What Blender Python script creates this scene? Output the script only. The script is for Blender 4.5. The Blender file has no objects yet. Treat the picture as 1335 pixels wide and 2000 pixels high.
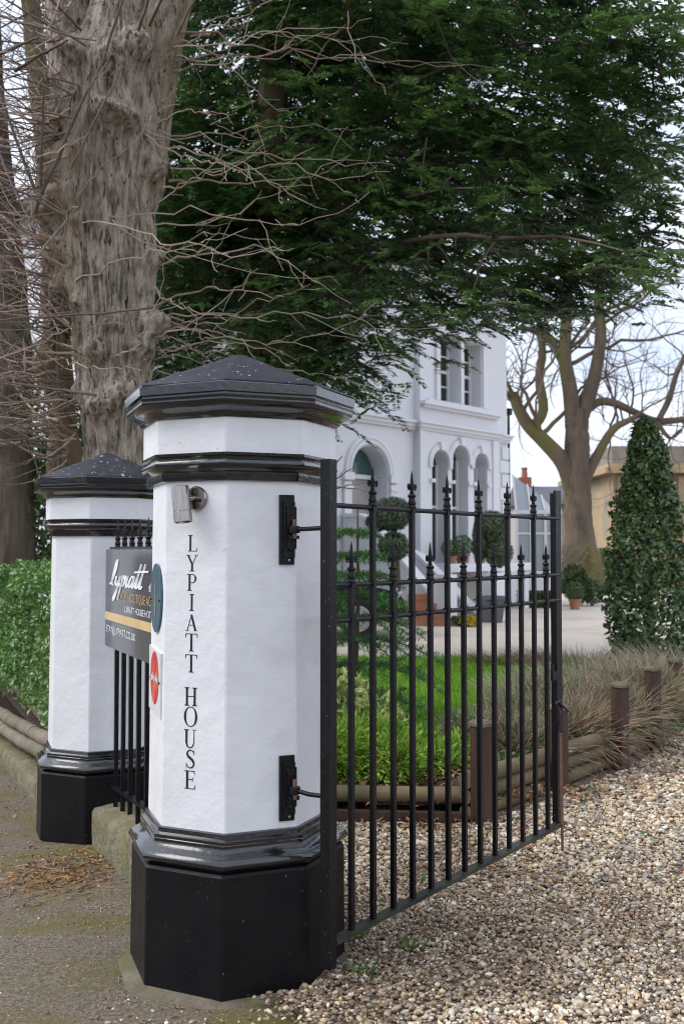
import bpy, bmesh, math, random
import numpy as np
from mathutils import Vector, Matrix

R = math.radians
random.seed(7)
rng = np.random.default_rng(7)
S = bpy.context.scene
C = S.collection

# ------------------------------------------------------------------ camera
CAM_H, PITCH, FPX = 1.45, math.atan(75 / 1944), 1944.0
cd = bpy.data.cameras.new('camera')
cam = bpy.data.objects.new('camera', cd)
C.objects.link(cam)
cam.location = (0, 0, CAM_H)
cam.rotation_euler = (R(90) + PITCH, 0, 0)
cd.lens, cd.sensor_width = 35.0, 36.0
cd.clip_start, cd.clip_end = 0.05, 2000
cd.dof.use_dof = True
cd.dof.focus_distance = 4.0
cd.dof.aperture_fstop = 4.0
S.camera = cam

# ------------------------------------------------------------------ sky, sun, exposure
SUN_EL, SUN_AZ = R(46), R(263)          # azimuth clockwise from +Y
w = bpy.data.worlds.new('World')
S.world = w
w.use_nodes = True
nt = w.node_tree
nt.nodes.clear()
out = nt.nodes.new('ShaderNodeOutputWorld')
bg = nt.nodes.new('ShaderNodeBackground')
sky = nt.nodes.new('ShaderNodeTexSky')
sky.sky_type = 'NISHITA'
sky.sun_disc = False
sky.sun_elevation = SUN_EL
sky.sun_rotation = SUN_AZ
tc = nt.nodes.new('ShaderNodeTexCoord')
mp = nt.nodes.new('ShaderNodeMapping')
mp.inputs['Scale'].default_value = (1.6, 1.6, 3.4)
nz = nt.nodes.new('ShaderNodeTexNoise')
nz.inputs['Scale'].default_value = 2.1
nz.inputs['Detail'].default_value = 7
nz.inputs['Roughness'].default_value = 0.55
cr = nt.nodes.new('ShaderNodeValToRGB')
cr.color_ramp.elements[0].position = 0.35
cr.color_ramp.elements[0].color = (6.9, 8.0, 10.2, 1)
cr.color_ramp.elements[1].position = 0.62
cr.color_ramp.elements[1].color = (10.7, 11.4, 12.8, 1)
mx = nt.nodes.new('ShaderNodeMix')
mx.data_type = 'RGBA'
mx.inputs[0].default_value = 0.93
nt.links.new(tc.outputs['Generated'], mp.inputs[0])
nt.links.new(mp.outputs[0], nz.inputs[0])
nt.links.new(nz.outputs['Fac'], cr.inputs[0])
nt.links.new(sky.outputs[0], mx.inputs[6])
nt.links.new(cr.outputs[0], mx.inputs[7])
nt.links.new(mx.outputs[2], bg.inputs[0])
bg.inputs[1].default_value = 0.076
nt.links.new(bg.outputs[0], out.inputs[0])

sl = bpy.data.lights.new('sun', 'SUN')
sl.energy, sl.angle, sl.color = 1.5, R(40), (1.0, 0.965, 0.92)
sun = bpy.data.objects.new('sun', sl)
C.objects.link(sun)
sdir = Vector((math.sin(SUN_AZ) * math.cos(SUN_EL), math.cos(SUN_AZ) * math.cos(SUN_EL), math.sin(SUN_EL)))
sun.rotation_euler = sdir.to_track_quat('Z', 'Y').to_euler()

S.view_settings.view_transform = 'Standard'
S.view_settings.look = 'None'
S.view_settings.exposure = 0.68
S.view_settings.gamma = 1
S.render.engine = 'CYCLES'
S.cycles.pixel_filter_type = 'BLACKMAN_HARRIS'
S.cycles.filter_width = 1.0
S.cycles.max_bounces = 8
S.cycles.diffuse_bounces = 2
S.cycles.transparent_max_bounces = 8

# ------------------------------------------------------------------ helpers
FWD = np.array([0, math.cos(PITCH), math.sin(PITCH)])
UPV = np.array([0, -math.sin(PITCH), math.cos(PITCH)])


def at(px, py, Y):
    """place in the garden (metres) of a surveyed sight line at depth Y"""
    d = FWD + np.array([(px - 667.5) / FPX, 0, 0]) + (1000 - py) / FPX * UPV
    return np.array([0, 0, CAM_H]) + d * (Y / d[1])


def V3(a):
    return np.asarray(a, float)


def unit(v):
    v = V3(v)
    return v / (np.linalg.norm(v, axis=-1, keepdims=True) + 1e-12)


def fnoise(p, seed=0):
    """smooth value noise, p (n,3) -> (n,) in 0..1"""
    p = V3(p)
    i = np.floor(p).astype(np.int64)
    f = p - i
    f = f * f * (3 - 2 * f)

    def h(ix, iy, iz):
        n = (ix * 374761393 + iy * 668265263 + iz * 2147483647 + seed * 974634541) & 0x7fffffff
        n = ((n ^ (n >> 13)) * 1274126177) & 0x7fffffff
        return ((n ^ (n >> 16)) & 0xffff) / 65535.0
    r = 0
    for a in (0, 1):
        for b in (0, 1):
            for c in (0, 1):
                wgt = (f[:, 0] if a else 1 - f[:, 0]) * (f[:, 1] if b else 1 - f[:, 1]) * (f[:, 2] if c else 1 - f[:, 2])
                r = r + wgt * h(i[:, 0] + a, i[:, 1] + b, i[:, 2] + c)
    return r


def fbm(p, o=4, seed=0):
    r, a, t = 0, 1.0, 0
    for k in range(o):
        r = r + a * fnoise(V3(p) * 2 ** k, seed + k)
        t += a
        a *= .5
    return r / t


class MB:
    """collects shapes of ONE mesh"""

    def __init__(s):
        s.v, s.f, s.n = [], [], 0

    def add(s, v, f):
        v = V3(v)
        s.v.append(v)
        s.f += [tuple(i + s.n for i in q) for q in f]
        s.n += len(v)
        return s

    def box(s, c, h, ax=None):
        """centre, half sizes, 3 axis rows"""
        ax = np.eye(3) if ax is None else V3(ax)
        p = [V3(c) + sx * h[0] * ax[0] + sy * h[1] * ax[1] + sz * h[2] * ax[2] for sx in (-1, 1) for sy in (-1, 1) for sz in (-1, 1)]
        return s.add(p, [(0, 1, 3, 2), (4, 6, 7, 5), (0, 4, 5, 1), (2, 3, 7, 6), (0, 2, 6, 4), (1, 5, 7, 3)])

    def bar(s, a, b, wx, wy, side=None):
        a, b = V3(a), V3(b)
        z = unit(b - a)
        sd = V3(side) if side is not None else (np.array([1., 0, 0]) if abs(z[0]) < .9 else np.array([0, 1., 0]))
        x = unit(sd - z * (sd @ z))
        y = np.cross(z, x)
        return s.box((a + b) / 2, (wx / 2, wy / 2, np.linalg.norm(b - a) / 2), (x, y, z))

    def tube(s, pts, rad, n=6, cap=True):
        pts = V3(pts)
        m = len(pts)
        rad = np.broadcast_to(V3(rad), (m,))
        t = unit(np.gradient(pts, axis=0))
        ref = np.array([0.13, .31, .94])
        if abs(t[0] @ unit(ref)) > .9:
            ref = np.array([1., .1, 0])
        x = unit(np.cross(t, ref))
        y = np.cross(t, x)
        an = np.arange(n) * 2 * math.pi / n
        ring = x[:, None] * np.cos(an)[None, :, None] + y[:, None] * np.sin(an)[None, :, None]
        v = (pts[:, None] + ring * rad[:, None, None]).reshape(-1, 3)
        f = [(i * n + j, i * n + (j + 1) % n, (i + 1) * n + (j + 1) % n, (i + 1) * n + j) for i in range(m - 1) for j in range(n)]
        if cap:
            f += [tuple(range(n))[::-1], tuple((m - 1) * n + j for j in range(n))]
        return s.add(v, f)

    def lathe(s, c, prof, n=16, ax=None, cap=True):
        """profile [(r, h)] round axis ax[2]"""
        ax = np.eye(3) if ax is None else V3(ax)
        an = np.arange(n) * 2 * math.pi / n
        v = [V3(c) + r * (math.cos(q) * ax[0] + math.sin(q) * ax[1]) + h * ax[2] for r, h in prof for q in an]
        m = len(prof)
        f = [(i * n + j, i * n + (j + 1) % n, (i + 1) * n + (j + 1) % n, (i + 1) * n + j) for i in range(m - 1) for j in range(n)]
        if cap:
            f += [tuple(range(n))[::-1], tuple((m - 1) * n + j for j in range(n))]
        return s.add(v, f)

    def prism(s, poly, o, e1, e2, e3, d):
        """2-D polygon (convex or not) in plane e1,e2 at o, thickness d along e3"""
        n = len(poly)
        o, e1, e2, e3 = V3(o), V3(e1), V3(e2), V3(e3)
        a = [o + x * e1 + y * e2 for x, y in poly]
        b = [p + e3 * d for p in a]
        f = [tuple(range(n))[::-1], tuple(range(n, 2 * n))] + [(i, (i + 1) % n, n + (i + 1) % n, n + i) for i in range(n)]
        return s.add(a + b, f)

    def arrays(s):
        return np.concatenate(s.v), s.f


def loc_of(p):
    v = np.zeros(3)
    while p is not None:
        v += V3(p.location)
        p = p.parent
    return v


def link(o, parent=None):
    C.objects.link(o)
    if parent is not None:
        o.parent = parent
    return o


def set_mat(me, mat):
    for m in (mat if isinstance(mat, (list, tuple)) else [mat]):
        me.materials.append(m)


def obj(name, mb, mat, parent=None, smooth=None, origin=None, kind=None, label=None):
    """world-space shape -> one mesh object under parent (parents are never rotated)"""
    v, f = mb.arrays() if isinstance(mb, MB) else mb
    o0 = loc_of(parent)
    lo = V3(origin) - o0 if origin is not None else np.zeros(3)
    me = bpy.data.meshes.new(name)
    vv = V3(v) - o0 - lo
    if isinstance(f, np.ndarray):
        k = f.shape[1]
        me.vertices.add(len(vv))
        me.vertices.foreach_set('co', vv.astype(np.float32).ravel())
        me.loops.add(f.size)
        me.loops.foreach_set('vertex_index', f.astype(np.int32).ravel())
        me.polygons.add(len(f))
        me.polygons.foreach_set('loop_start', np.arange(0, f.size, k, dtype=np.int32))
        me.update(calc_edges=True)
    else:
        me.from_pydata(vv.tolist(), [], f)
    set_mat(me, mat)
    if smooth is not None:
        me.polygons.foreach_set('use_smooth', np.ones(len(me.polygons), dtype=bool))
        if smooth < 180:
            me.set_sharp_from_angle(angle=R(smooth))
    me.update()
    o = bpy.data.objects.new(name, me)
    link(o, parent)
    o.location = lo
    if kind:
        o['kind'] = kind
    if label:
        o['label'] = label
    return o


def inst(name, me, parent, loc, rotz=0):
    o = bpy.data.objects.new(name, me)
    link(o, parent)
    o.location = V3(loc)
    if rotz:
        o.rotation_euler = (0, 0, rotz)
    return o


def tag(o, label, cat, group=None, kind=None):
    o['label'] = label
    if cat:
        o['category'] = cat
    if group:
        o['group'] = group
    if kind:
        o['kind'] = kind
    return o


def thing(name, label, cat, loc, group=None):
    o = bpy.data.objects.new(name, None)
    C.objects.link(o)
    o.location = V3(loc)
    o.empty_display_size = .1
    return tag(o, label, cat, group)


def struct(o):
    o['kind'] = 'structure'
    return o


# ------------------------------------------------------------------ materials
def mat(name, c1, c2=None, scale=4.0, rough=.6, rough2=None, bump=0.0, bscale=40.0, spec=.5, metal=0.0, island=0.0,
        stretch=(1, 1, 1), ramp=(.35, .65), speck=None, trans=0.0, coat=0.0, bdist=.01, detail=5, c3=None, c3scale=1.3, c3ramp=(.5, .6), bump2=None):
    m = bpy.data.materials.new(name)
    m.use_nodes = True
    N, L = m.node_tree.nodes, m.node_tree.links
    b = N['Principled BSDF']
    b.inputs['Roughness'].default_value = rough
    b.inputs['Metallic'].default_value = metal
    b.inputs['Specular IOR Level'].default_value = spec
    b.inputs['Coat Weight'].default_value = coat
    b.inputs['Coat Roughness'].default_value = .08
    b.inputs['Base Color'].default_value = (*c1, 1)
    t = N.new('ShaderNodeTexCoord')
    mpn = N.new('ShaderNodeMapping')
    mpn.inputs['Scale'].default_value = stretch
    L.new(t.outputs['Object'], mpn.inputs[0])
    col = None

    def noise(sc, det=detail, rg=.55):
        n = N.new('ShaderNodeTexNoise')
        n.inputs['Scale'].default_value = sc
        n.inputs['Detail'].default_value = det
        n.inputs['Roughness'].default_value = rg
        L.new(mpn.outputs[0], n.inputs[0])
        return n

    def ramp_(src, p0, p1, a, b_):
        r = N.new('ShaderNodeValToRGB')
        r.color_ramp.elements[0].position = p0
        r.color_ramp.elements[1].position = p1
        r.color_ramp.elements[0].color = (*a, 1)
        r.color_ramp.elements[1].color = (*b_, 1)
        L.new(src, r.inputs[0])
        return r

    def mix(fac, a, b_):
        x = N.new('ShaderNodeMix')
        x.data_type = 'RGBA'
        L.new(fac, x.inputs[0])
        for k, s_ in ((6, a), (7, b_)):
            if isinstance(s_, tuple):
                x.inputs[k].default_value = (*s_, 1)
            else:
                L.new(s_, x.inputs[k])
        return x.outputs[2]
    if c2 is not None:
        n = noise(scale)
        col = ramp_(n.outputs['Fac'], ramp[0], ramp[1], c1, c2).outputs[0]
    if c3 is not None:
        n = noise(c3scale)
        r = ramp_(n.outputs['Fac'], c3ramp[0], c3ramp[1], (0, 0, 0), (1, 1, 1))
        col = mix(r.outputs[0], col if col is not None else tuple(c1), tuple(c3))
    if speck is not None:
        sc, th, sw, scol = speck
        n = noise(sc, 3, .6)
        r = ramp_(n.outputs['Fac'], th, th + sw, (0, 0, 0), (1, 1, 1))
        col = mix(r.outputs[0], col if col is not None else tuple(c1), tuple(scol))
    if island:
        g = N.new('ShaderNodeNewGeometry')
        hs = N.new('ShaderNodeHueSaturation')
        mr = N.new('ShaderNodeMapRange')
        mr.inputs[3].default_value = 1 - island
        mr.inputs[4].default_value = 1 + island
        L.new(g.outputs['Random Per Island'], mr.inputs[0])
        L.new(mr.outputs[0], hs.inputs['Value'])
        if col is None:
            hs.inputs['Color'].default_value = (*c1, 1)
        else:
            L.new(col, hs.inputs['Color'])
        col = hs.outputs[0]
    if col is not None:
        L.new(col, b.inputs['Base Color'])
    if rough2 is not None:
        n = noise(scale * 2.3)
        mr = N.new('ShaderNodeMapRange')
        mr.inputs[1].default_value, mr.inputs[2].default_value = .35, .65
        mr.inputs[3].default_value, mr.inputs[4].default_value = rough, rough2
        L.new(n.outputs['Fac'], mr.inputs[0])
        L.new(mr.outputs[0], b.inputs['Roughness'])
    if bump:
        n = noise(bscale, 6, .6)
        bp = N.new('ShaderNodeBump')
        bp.inputs['Strength'].default_value = bump
        bp.inputs['Distance'].default_value = bdist
        L.new(n.outputs['Fac'], bp.inputs['Height'])
        if bump2:
            n2 = noise(bump2[1], 3, .5)
            b2 = N.new('ShaderNodeBump')
            b2.inputs['Strength'].default_value = bump2[0]
            b2.inputs['Distance'].default_value = bump2[2]
            L.new(n2.outputs['Fac'], b2.inputs['Height'])
            L.new(b2.outputs[0], bp.inputs['Normal'])
        L.new(bp.outputs[0], b.inputs['Normal'])
    if trans:
        tr = N.new('ShaderNodeBsdfTranslucent')
        ms = N.new('ShaderNodeMixShader')
        ms.inputs[0].default_value = trans
        if col is not None:
            L.new(col, tr.inputs[0])
        else:
            tr.inputs[0].default_value = (*c1, 1)
        L.new(b.outputs[0], ms.inputs[1])
        L.new(tr.outputs[0], ms.inputs[2])
        L.new(ms.outputs[0], N['Material Output'].inputs[0])
    return m


def attr_mat(name, attr, rough=.6, spec=.4, bump=0, bscale=200):
    m = mat(name, (.5, .5, .5), rough=rough, spec=spec, bump=bump, bscale=bscale, bdist=.002)
    a = m.node_tree.nodes.new('ShaderNodeAttribute')
    a.attribute_name = attr
    m.node_tree.links.new(a.outputs['Color'], m.node_tree.nodes['Principled BSDF'].inputs['Base Color'])
    return m


M = {}
M['white'] = mat('white_masonry_paint', (.80, .80, .81), (.74, .74, .755), 3, .5, c3=(.66, .655, .64), c3scale=5, c3ramp=(.56, .80), bump=.25, bscale=70, bdist=.004, bump2=(.5, 11, .012),
                 speck=(34, .71, .05, (.62, .60, .57)))
M['gloss'] = mat('gloss_black_paint', (.004, .004, .006), (.008, .008, .010), 9, .08, rough2=.2, bump=.30, bscale=48, bdist=.007, spec=.6, coat=.8)
M['chip'] = mat('weathered_black_paint', (.012, .012, .015), (.02, .02, .024), 12, .22, bump=.5, bscale=90, bdist=.006, speck=(60, .66, .05, (.30, .30, .31)))
M['plinth'] = mat('matt_black_paint', (.005, .005, .007), (.008, .007, .008), 5, .40, rough2=.52, spec=.22, bump=.22, bscale=55, bdist=.004,
                  speck=(80, .70, .03, (.13, .12, .11)), bump2=(.35, 14, .006))
M['roofpaint'] = mat('grey_black_cap_paint', (.018, .020, .027), (.032, .034, .044), 8, .5, spec=.4, bump=.25, bscale=120, bdist=.003, speck=(48, .665, .03, (.55, .55, .56)))
M['lichen'] = mat('lichen_spotted_cap_paint', (.018, .020, .026), (.034, .036, .046), 8, .55, spec=.4, bump=.3, bscale=120, bdist=.003, speck=(34, .64, .04, (.42, .42, .44)))
M['iron'] = mat('black_ironwork_paint', (.004, .004, .006), (.007, .006, .008), 20, .30, rough2=.45, bump=.25, bscale=120, bdist=.002,
                speck=(130, .69, .02, (.28, .25, .22)), spec=.3)
M['ironmoss'] = mat('algae_stained_iron', (.012, .012, .014), (.05, .055, .03), 5, .45, bump=.2, bscale=120, bdist=.002, ramp=(.4, .7))
M['steel'] = mat('brushed_steel', (.40, .37, .335), (.30, .28, .255), 60, .17, metal=1.0, stretch=(1, 1, .05))
M['rust'] = mat('rusty_steel', (.22, .10, .06), (.12, .07, .05), 40, .7, bump=.3, bscale=100)
M['ink'] = mat('black_sign_letters', (.012, .013, .02), rough=.45)
M['signboard'] = mat('dark_grey_sign_panel', (.055, .06, .07), (.062, .066, .076), 3, .12, spec=.6)
M['signwhite'] = mat('white_sign_letters', (.85, .85, .86), rough=.4)
M['signgold'] = mat('gold_sign_letters', (.52, .33, .13), rough=.4)
M['goldband'] = mat('gold_sign_band', (.62, .41, .17), (.70, .50, .24), 6, .35, stretch=(1, 1, .2))
M['blue'] = mat('blue_grey_enamel', (.045, .105, .15), (.055, .12, .165), 6, .3)
M['plaquewhite'] = mat('white_plaque', (.74, .75, .76), (.68, .69, .70), 12, .3)
M['plaquered'] = mat('red_orange_print', (.55, .02, .025), (.70, .12, .05), 17, .35, ramp=(.42, .6))
M['asphalt'] = mat('mossy_asphalt', (.095, .072, .048), (.235, .19, .14), 75, .92, bump=.9, bscale=130, bdist=.010, ramp=(.38, .64),
                   speck=(95, .65, .05, (.34, .30, .24)), c3=(.13, .108, .022), c3scale=2.2, c3ramp=(.45, .66))
M['gravelbase'] = mat('gravel_drive', (.085, .058, .038), (.30, .22, .145), 70, .85, bump=.9, bscale=90, bdist=.02, speck=(60, .56, .08, (.60, .54, .47)))
M['gravelfar'] = mat('pale_gravel_court', (.66, .56, .46), (.74, .65, .55), 30, .85, bump=.4, bscale=60, bdist=.02, c3=(.58, .49, .40), c3scale=.5)
M['pebble'] = attr_mat('gravel_pebbles', 'col', .45, .45)
M['grit'] = mat('pavement_grit', (.17, .135, .10), (.30, .25, .19), 9, .85, island=.65)
M['glasspale'] = mat('pale_conservatory_glass', (.34, .37, .39), rough=.15, spec=.6)
M['soil'] = mat('dark_soil', (.045, .028, .018), (.085, .052, .034), 18, .95, bump=1, bscale=30, bdist=.04)
M['stone'] = mat('mossy_sandstone', (.29, .245, .165), (.16, .14, .09), 7, .88, bump=1.0, bscale=34, bdist=.03, c3=(.16, .155, .05), c3scale=3.2, c3ramp=(.48, .62),
                 speck=(50, .64, .06, (.09, .08, .06)), bump2=(.6, 6, .03))
M['concrete'] = mat('dirty_concrete_footing', (.19, .155, .115), (.11, .092, .06), 9, .9, bump=.7, bscale=60, c3=(.1, .1, .035), c3scale=6)
M['log'] = mat('weathered_log', (.20, .145, .075), (.115, .075, .045), 3.5, .8, bump=.6, bscale=30, bdist=.01, stretch=(1, 1, 1), c3=(.10, .095, .04), c3scale=4)
M['greylog'] = mat('grey_weathered_log', (.24, .20, .145), (.15, .12, .095), 4, .85, bump=.6, bscale=30, bdist=.01, c3=(.13, .13, .06), c3scale=3)
M['post'] = mat('red_brown_timber_post', (.042, .020, .014), (.075, .037, .025), 6, .7, bump=.4, bscale=40, stretch=(3, 3, .4), bdist=.006)
M['postcap'] = mat('algae_timber_cap', (.105, .09, .055), (.17, .155, .095), 12, .85, bump=.4, bscale=40)
M['bark'] = mat('lime_bark', (.14, .10, .068), (.47, .395, .315), 22, .88, bump=1.0, bscale=70, bdist=.025, stretch=(1, 1, .28), ramp=(.34, .56), bump2=(1.0, 24, .03),
                c3=(.22, .165, .10), c3scale=1.6, c3ramp=(.46, .70), speck=(30, .60, .05, (.06, .042, .03)))
M['barkdark'] = mat('dark_brown_bark', (.15, .108, .078), (.08, .055, .04), 4, .9, bump=1.0, bscale=22, bdist=.03, stretch=(1, 1, .25))
M['barkred'] = mat('orange_brown_bark', (.20, .125, .07), (.105, .065, .04), 4, .9, bump=.8, bscale=18, stretch=(1, 1, .2), bdist=.03, c3=(.13, .11, .05), c3scale=1.4)
M['barkplane'] = mat('greenish_plane_bark', (.17, .125, .085), (.10, .075, .055), 3, .9, bump=.8, bscale=14, stretch=(1, 1, .3), bdist=.04, c3=(.14, .125, .04), c3scale=.8)
M['twig'] = mat('red_brown_twigs', (.30, .21, .16), (.42, .32, .25), 6, .55, island=.5)
M['twigdark'] = mat('grey_brown_twigs', (.12, .09, .075), (.19, .15, .12), 6, .75, island=.3)
M['conifer'] = mat('dark_conifer_needles', (.034, .085, .030), (.18, .31, .095), 2.0, .42, c3=(.12, .12, .045), c3scale=3.1, c3ramp=(.56, .80), ramp=(.40, .62), island=.6, spec=.4, trans=.22)
M['conifer2'] = mat('blue_green_needles', (.022, .062, .032), (.045, .105, .045), 1.1, .5, island=.4, spec=.4, trans=.15)
M['hedge'] = mat('glossy_hedge_leaves', (.075, .18, .038), (.19, .33, .085), 4, .2, island=.45, spec=.55, trans=.2)
M['holly'] = mat('dark_holly_leaves', (.05, .10, .03), (.12, .19, .055), 5, .2, island=.5, spec=.6, trans=.12)
M['hollylight'] = mat('glossy_holly_leaves', (.055, .11, .032), (.15, .23, .07), 9, .18, island=.55, spec=.7, trans=.14)
M['gold'] = mat('lime_green_juniper', (.14, .30, .03), (.40, .54, .08), 7, .55, island=.45, trans=.3)
M['varieg'] = mat('variegated_leaves', (.26, .36, .08), (.58, .60, .24), 9, .45, island=.4, trans=.25)
M['fir'] = mat('fir_needles', (.06, .18, .05), (.15, .33, .08), 3, .45, island=.4, trans=.2)
M['topiary'] = mat('topiary_leaves', (.075, .12, .06), (.14, .19, .10), 5, .5, island=.4, trans=.15)
M['box'] = mat('box_ball_leaves', (.045, .11, .025), (.07, .15, .035), 5, .5, island=.3, trans=.15)
M['shrub'] = mat('garden_shrub_leaves', (.05, .10, .03), (.09, .15, .045), 3, .5, island=.4, trans=.2)
M['grass'] = mat('lawn_grass', (.20, .40, .03), (.31, .52, .06), 2, .6, island=.35, trans=.35)
M['bulb'] = mat('bulb_leaf_green', (.07, .17, .03), (.11, .23, .05), 6, .5, island=.3, trans=.25)
M['lawn'] = mat('lawn_turf', (.17, .33, .03), (.25, .42, .05), 6, .9, bump=.6, bscale=80)
M['lavender'] = mat('silver_green_lavender', (.20, .25, .13), (.33, .35, .21), 2, .7, island=.3, trans=.2)
M['drystem'] = mat('dry_lavender_stems', (.23, .14, .10), (.42, .29, .20), 2, .75, island=.55)
M['straw'] = mat('straw_grass', (.46, .39, .28), (.38, .36, .24), 2, .75, island=.3, trans=.2)
M['leaflitter'] = mat('brown_dead_leaves', (.20, .09, .04), (.34, .19, .09), 5, .7, island=.5)
M['needle'] = mat('fallen_needles', (.36, .20, .07), (.25, .13, .05), 5, .7, island=.4)
M['house'] = mat('white_stucco', (.80, .80, .82), (.76, .76, .79), 1.2, .65, bump=.1, bscale=30)
M['housetrim'] = mat('white_stucco_trim', (.79, .79, .81), rough=.6)
M['beige'] = mat('beige_render', (.45, .42, .38), (.50, .47, .43), 2, .7)
M['glass'] = mat('dark_window_glass', (.022, .028, .030), rough=.06, spec=.6)
M['fanglass'] = mat('teal_fanlight_glass', (.06, .12, .12), rough=.12, spec=.6)
M['curtain'] = mat('brown_curtain', (.12, .085, .07), (.17, .12, .10), 6, .8, stretch=(6, 6, .3))
M['sash'] = mat('sash_paint', (.74, .74, .73), rough=.5)
M['door'] = mat('pale_grey_door', (.40, .38, .37), (.36, .34, .33), 3, .5)
M['slate'] = mat('slate_roof', (.10, .10, .115), (.14, .14, .155), 6, .7, bump=.3, bscale=20)
M['terra'] = mat('terracotta', (.36, .15, .085), (.44, .21, .12), 6, .8, bump=.2, bscale=40)
M['sandstone'] = mat('yellow_sandstone', (.50, .37, .21), (.42, .31, .19), 2, .85, bump=.3, bscale=14, c3=(.34, .29, .22), c3scale=.6)
M['sandtrim'] = mat('grey_stained_stone', (.30, .26, .21), (.22, .20, .17), 2, .85, bump=.3, bscale=14)
M['carpaint'] = mat('dark_blue_car_paint', (.012, .016, .028), rough=.14, spec=.6, coat=1.0)
M['tyre'] = mat('tyre_rubber', (.015, .015, .016), rough=.8)
M['alloy'] = mat('alloy_wheel', (.45, .45, .47), rough=.3, metal=.9)
M['lamp'] = mat('headlamp_lens', (.45, .47, .5), rough=.08, spec=.7)
M['planter'] = mat('grey_planter', (.12, .125, .14), (.15, .155, .17), 4, .6)
M['yellow'] = mat('yellow_flowers', (.65, .47, .02), rough=.6, island=.3)
M['boxgrey'] = mat('faded_grey_plastic', (.22, .23, .20), rough=.7)
M['tile'] = mat('red_clay_pot', (.33, .12, .07), rough=.8)
M['bark_chip'] = M['leaflitter']

# ------------------------------------------------------------------ site frame
P1 = np.array([-.374, 3.62])            # near pillar
P2 = np.array([-1.352, 5.72])           # far pillar
WD = unit(P2 - P1)                      # along the boundary wall
WN = np.array([-WD[1], WD[0]])          # towards the pavement
Z2OFF = -.155


def along(xy):
    return (V3(xy) - P1) @ WD


def across(xy):
    return (V3(xy) - P1) @ WN


def pave_z(s):
    s = V3(s)
    return -.066 * np.clip(np.log1p(np.exp((s - .3) * 4)) / 4, 0, 7)


def wpt(s, o, z):
    q = P1 + WD * s + WN * o
    return np.array([q[0], q[1], z])


# ------------------------------------------------------------------ ground
def grid(xs, ys, zf):
    X, Y = np.meshgrid(xs, ys, indexing='ij')
    v = np.stack([X, Y, zf(X, Y)], -1).reshape(-1, 3)
    n, m = len(xs), len(ys)
    i = np.arange((n - 1) * m).reshape(n - 1, m)[:, :-1].ravel()
    return v, np.stack([i, i + m, i + m + 1, i + 1], -1)


xs = np.concatenate([[-900, -300, -120, -60, -35, -22], np.arange(-16, 16.1, 1.0), [22, 35, 60, 120, 300, 900]])
v, f = grid(xs, xs + 6, lambda X, Y: np.full_like(X, -.75))
struct(obj('ground', (v, f), M['soil']))
# garden plateau behind the boundary (soil under everything planted)
ss = np.concatenate([np.arange(-6, 12, .6), [16, 24, 40, 80]])
oo = -np.concatenate([[.0, .4, .8, 1.4, 2.2], np.arange(3, 20, 1.5), [30, 60, 120]])
SS, OO = np.meshgrid(ss, oo, indexing='ij')
q = P1 + SS[..., None] * WD + OO[..., None] * WN
v = np.concatenate([q, np.full(SS.shape + (1,), -.015)], -1).reshape(-1, 3)
n, m = SS.shape
i = np.arange((n - 1) * m).reshape(n - 1, m)[:, :-1].ravel()
struct(obj('garden_soil', (v, np.stack([i, i + 1, i + m + 1, i + m], -1)), M['soil']))
# pavement
ss = np.concatenate([np.arange(-7, 8, .12), [9, 12, 18, 30, 60]])
oo = np.concatenate([np.arange(-.02, 2.4, .12), [3, 4, 6]])
SS, OO = np.meshgrid(ss, oo, indexing='ij')
q = P1 + SS[..., None] * WD + OO[..., None] * WN
zz = pave_z(SS) + .006 * (fnoise(np.stack([SS * 3, OO * 3, SS * 0], -1).reshape(-1, 3)).reshape(SS.shape) - .5)
v = np.concatenate([q, zz[..., None]], -1).reshape(-1, 3)
n, m = SS.shape
i = np.arange((n - 1) * m).reshape(n - 1, m)[:, :-1].ravel()
struct(obj('pavement', (v, np.stack([i, i + 1, i + m + 1, i + m], -1)), M['asphalt'], smooth=180))


def poly_sheet(name, pts, z, m):
    mb = MB()
    mb.add([(x, y, z) for x, y in pts], [tuple(range(len(pts)))])
    return struct(obj(name, mb, m))


def gravel_z(X, Y):
    return .028 + .018 * (fbm(np.stack([X * 1.3, Y * 1.3, X * 0], -1).reshape(-1, 3), 3, 5).reshape(X.shape) - .5) * 2


def bound_x(Y, o):
    """x of the line parallel to the wall at offset o, at depth Y"""
    s = (Y - P1[1] - WN[1] * o) / WD[1]
    return P1[0] + WD[0] * s + WN[0] * o


ys = np.concatenate([np.arange(-4, 9, .2), np.arange(9, 30, 1.0), [34, 40]])
us = np.linspace(0, 1, 40)
V_, Us = np.meshgrid(ys, us, indexing='ij')
Xl = np.where(V_ < 4.2, bound_x(V_, -.02), np.maximum(bound_x(V_, -.02), -.62 - (V_ - 4.2) * .45))
X_ = Xl + (12 - Xl) * Us ** 1.6
edge = np.clip((X_ - Xl) / .25, 0, 1)
v = np.stack([X_, V_, .004 + (gravel_z(X_, V_) - .004) * edge], -1).reshape(-1, 3)
n, m = V_.shape
i = np.arange((n - 1) * m).reshape(n - 1, m)[:, :-1].ravel()
struct(obj('gravel_drive', (v, np.stack([i, i + m, i + m + 1, i + 1], -1)), M['gravelbase'], smooth=180))
poly_sheet('gravel_court', [(-4, 12.2), (15, 12.2), (20, 30), (-8, 34)], .062, M['gravelfar'])
poly_sheet('lawn', [(-1.3, 6.6), (.4, 6.4), (1.5, 7.1), (2.6, 8.8), (3.3, 11.2), (2.9, 12.4), (-2.5, 12.5)], .10, M['lawn'])

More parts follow.
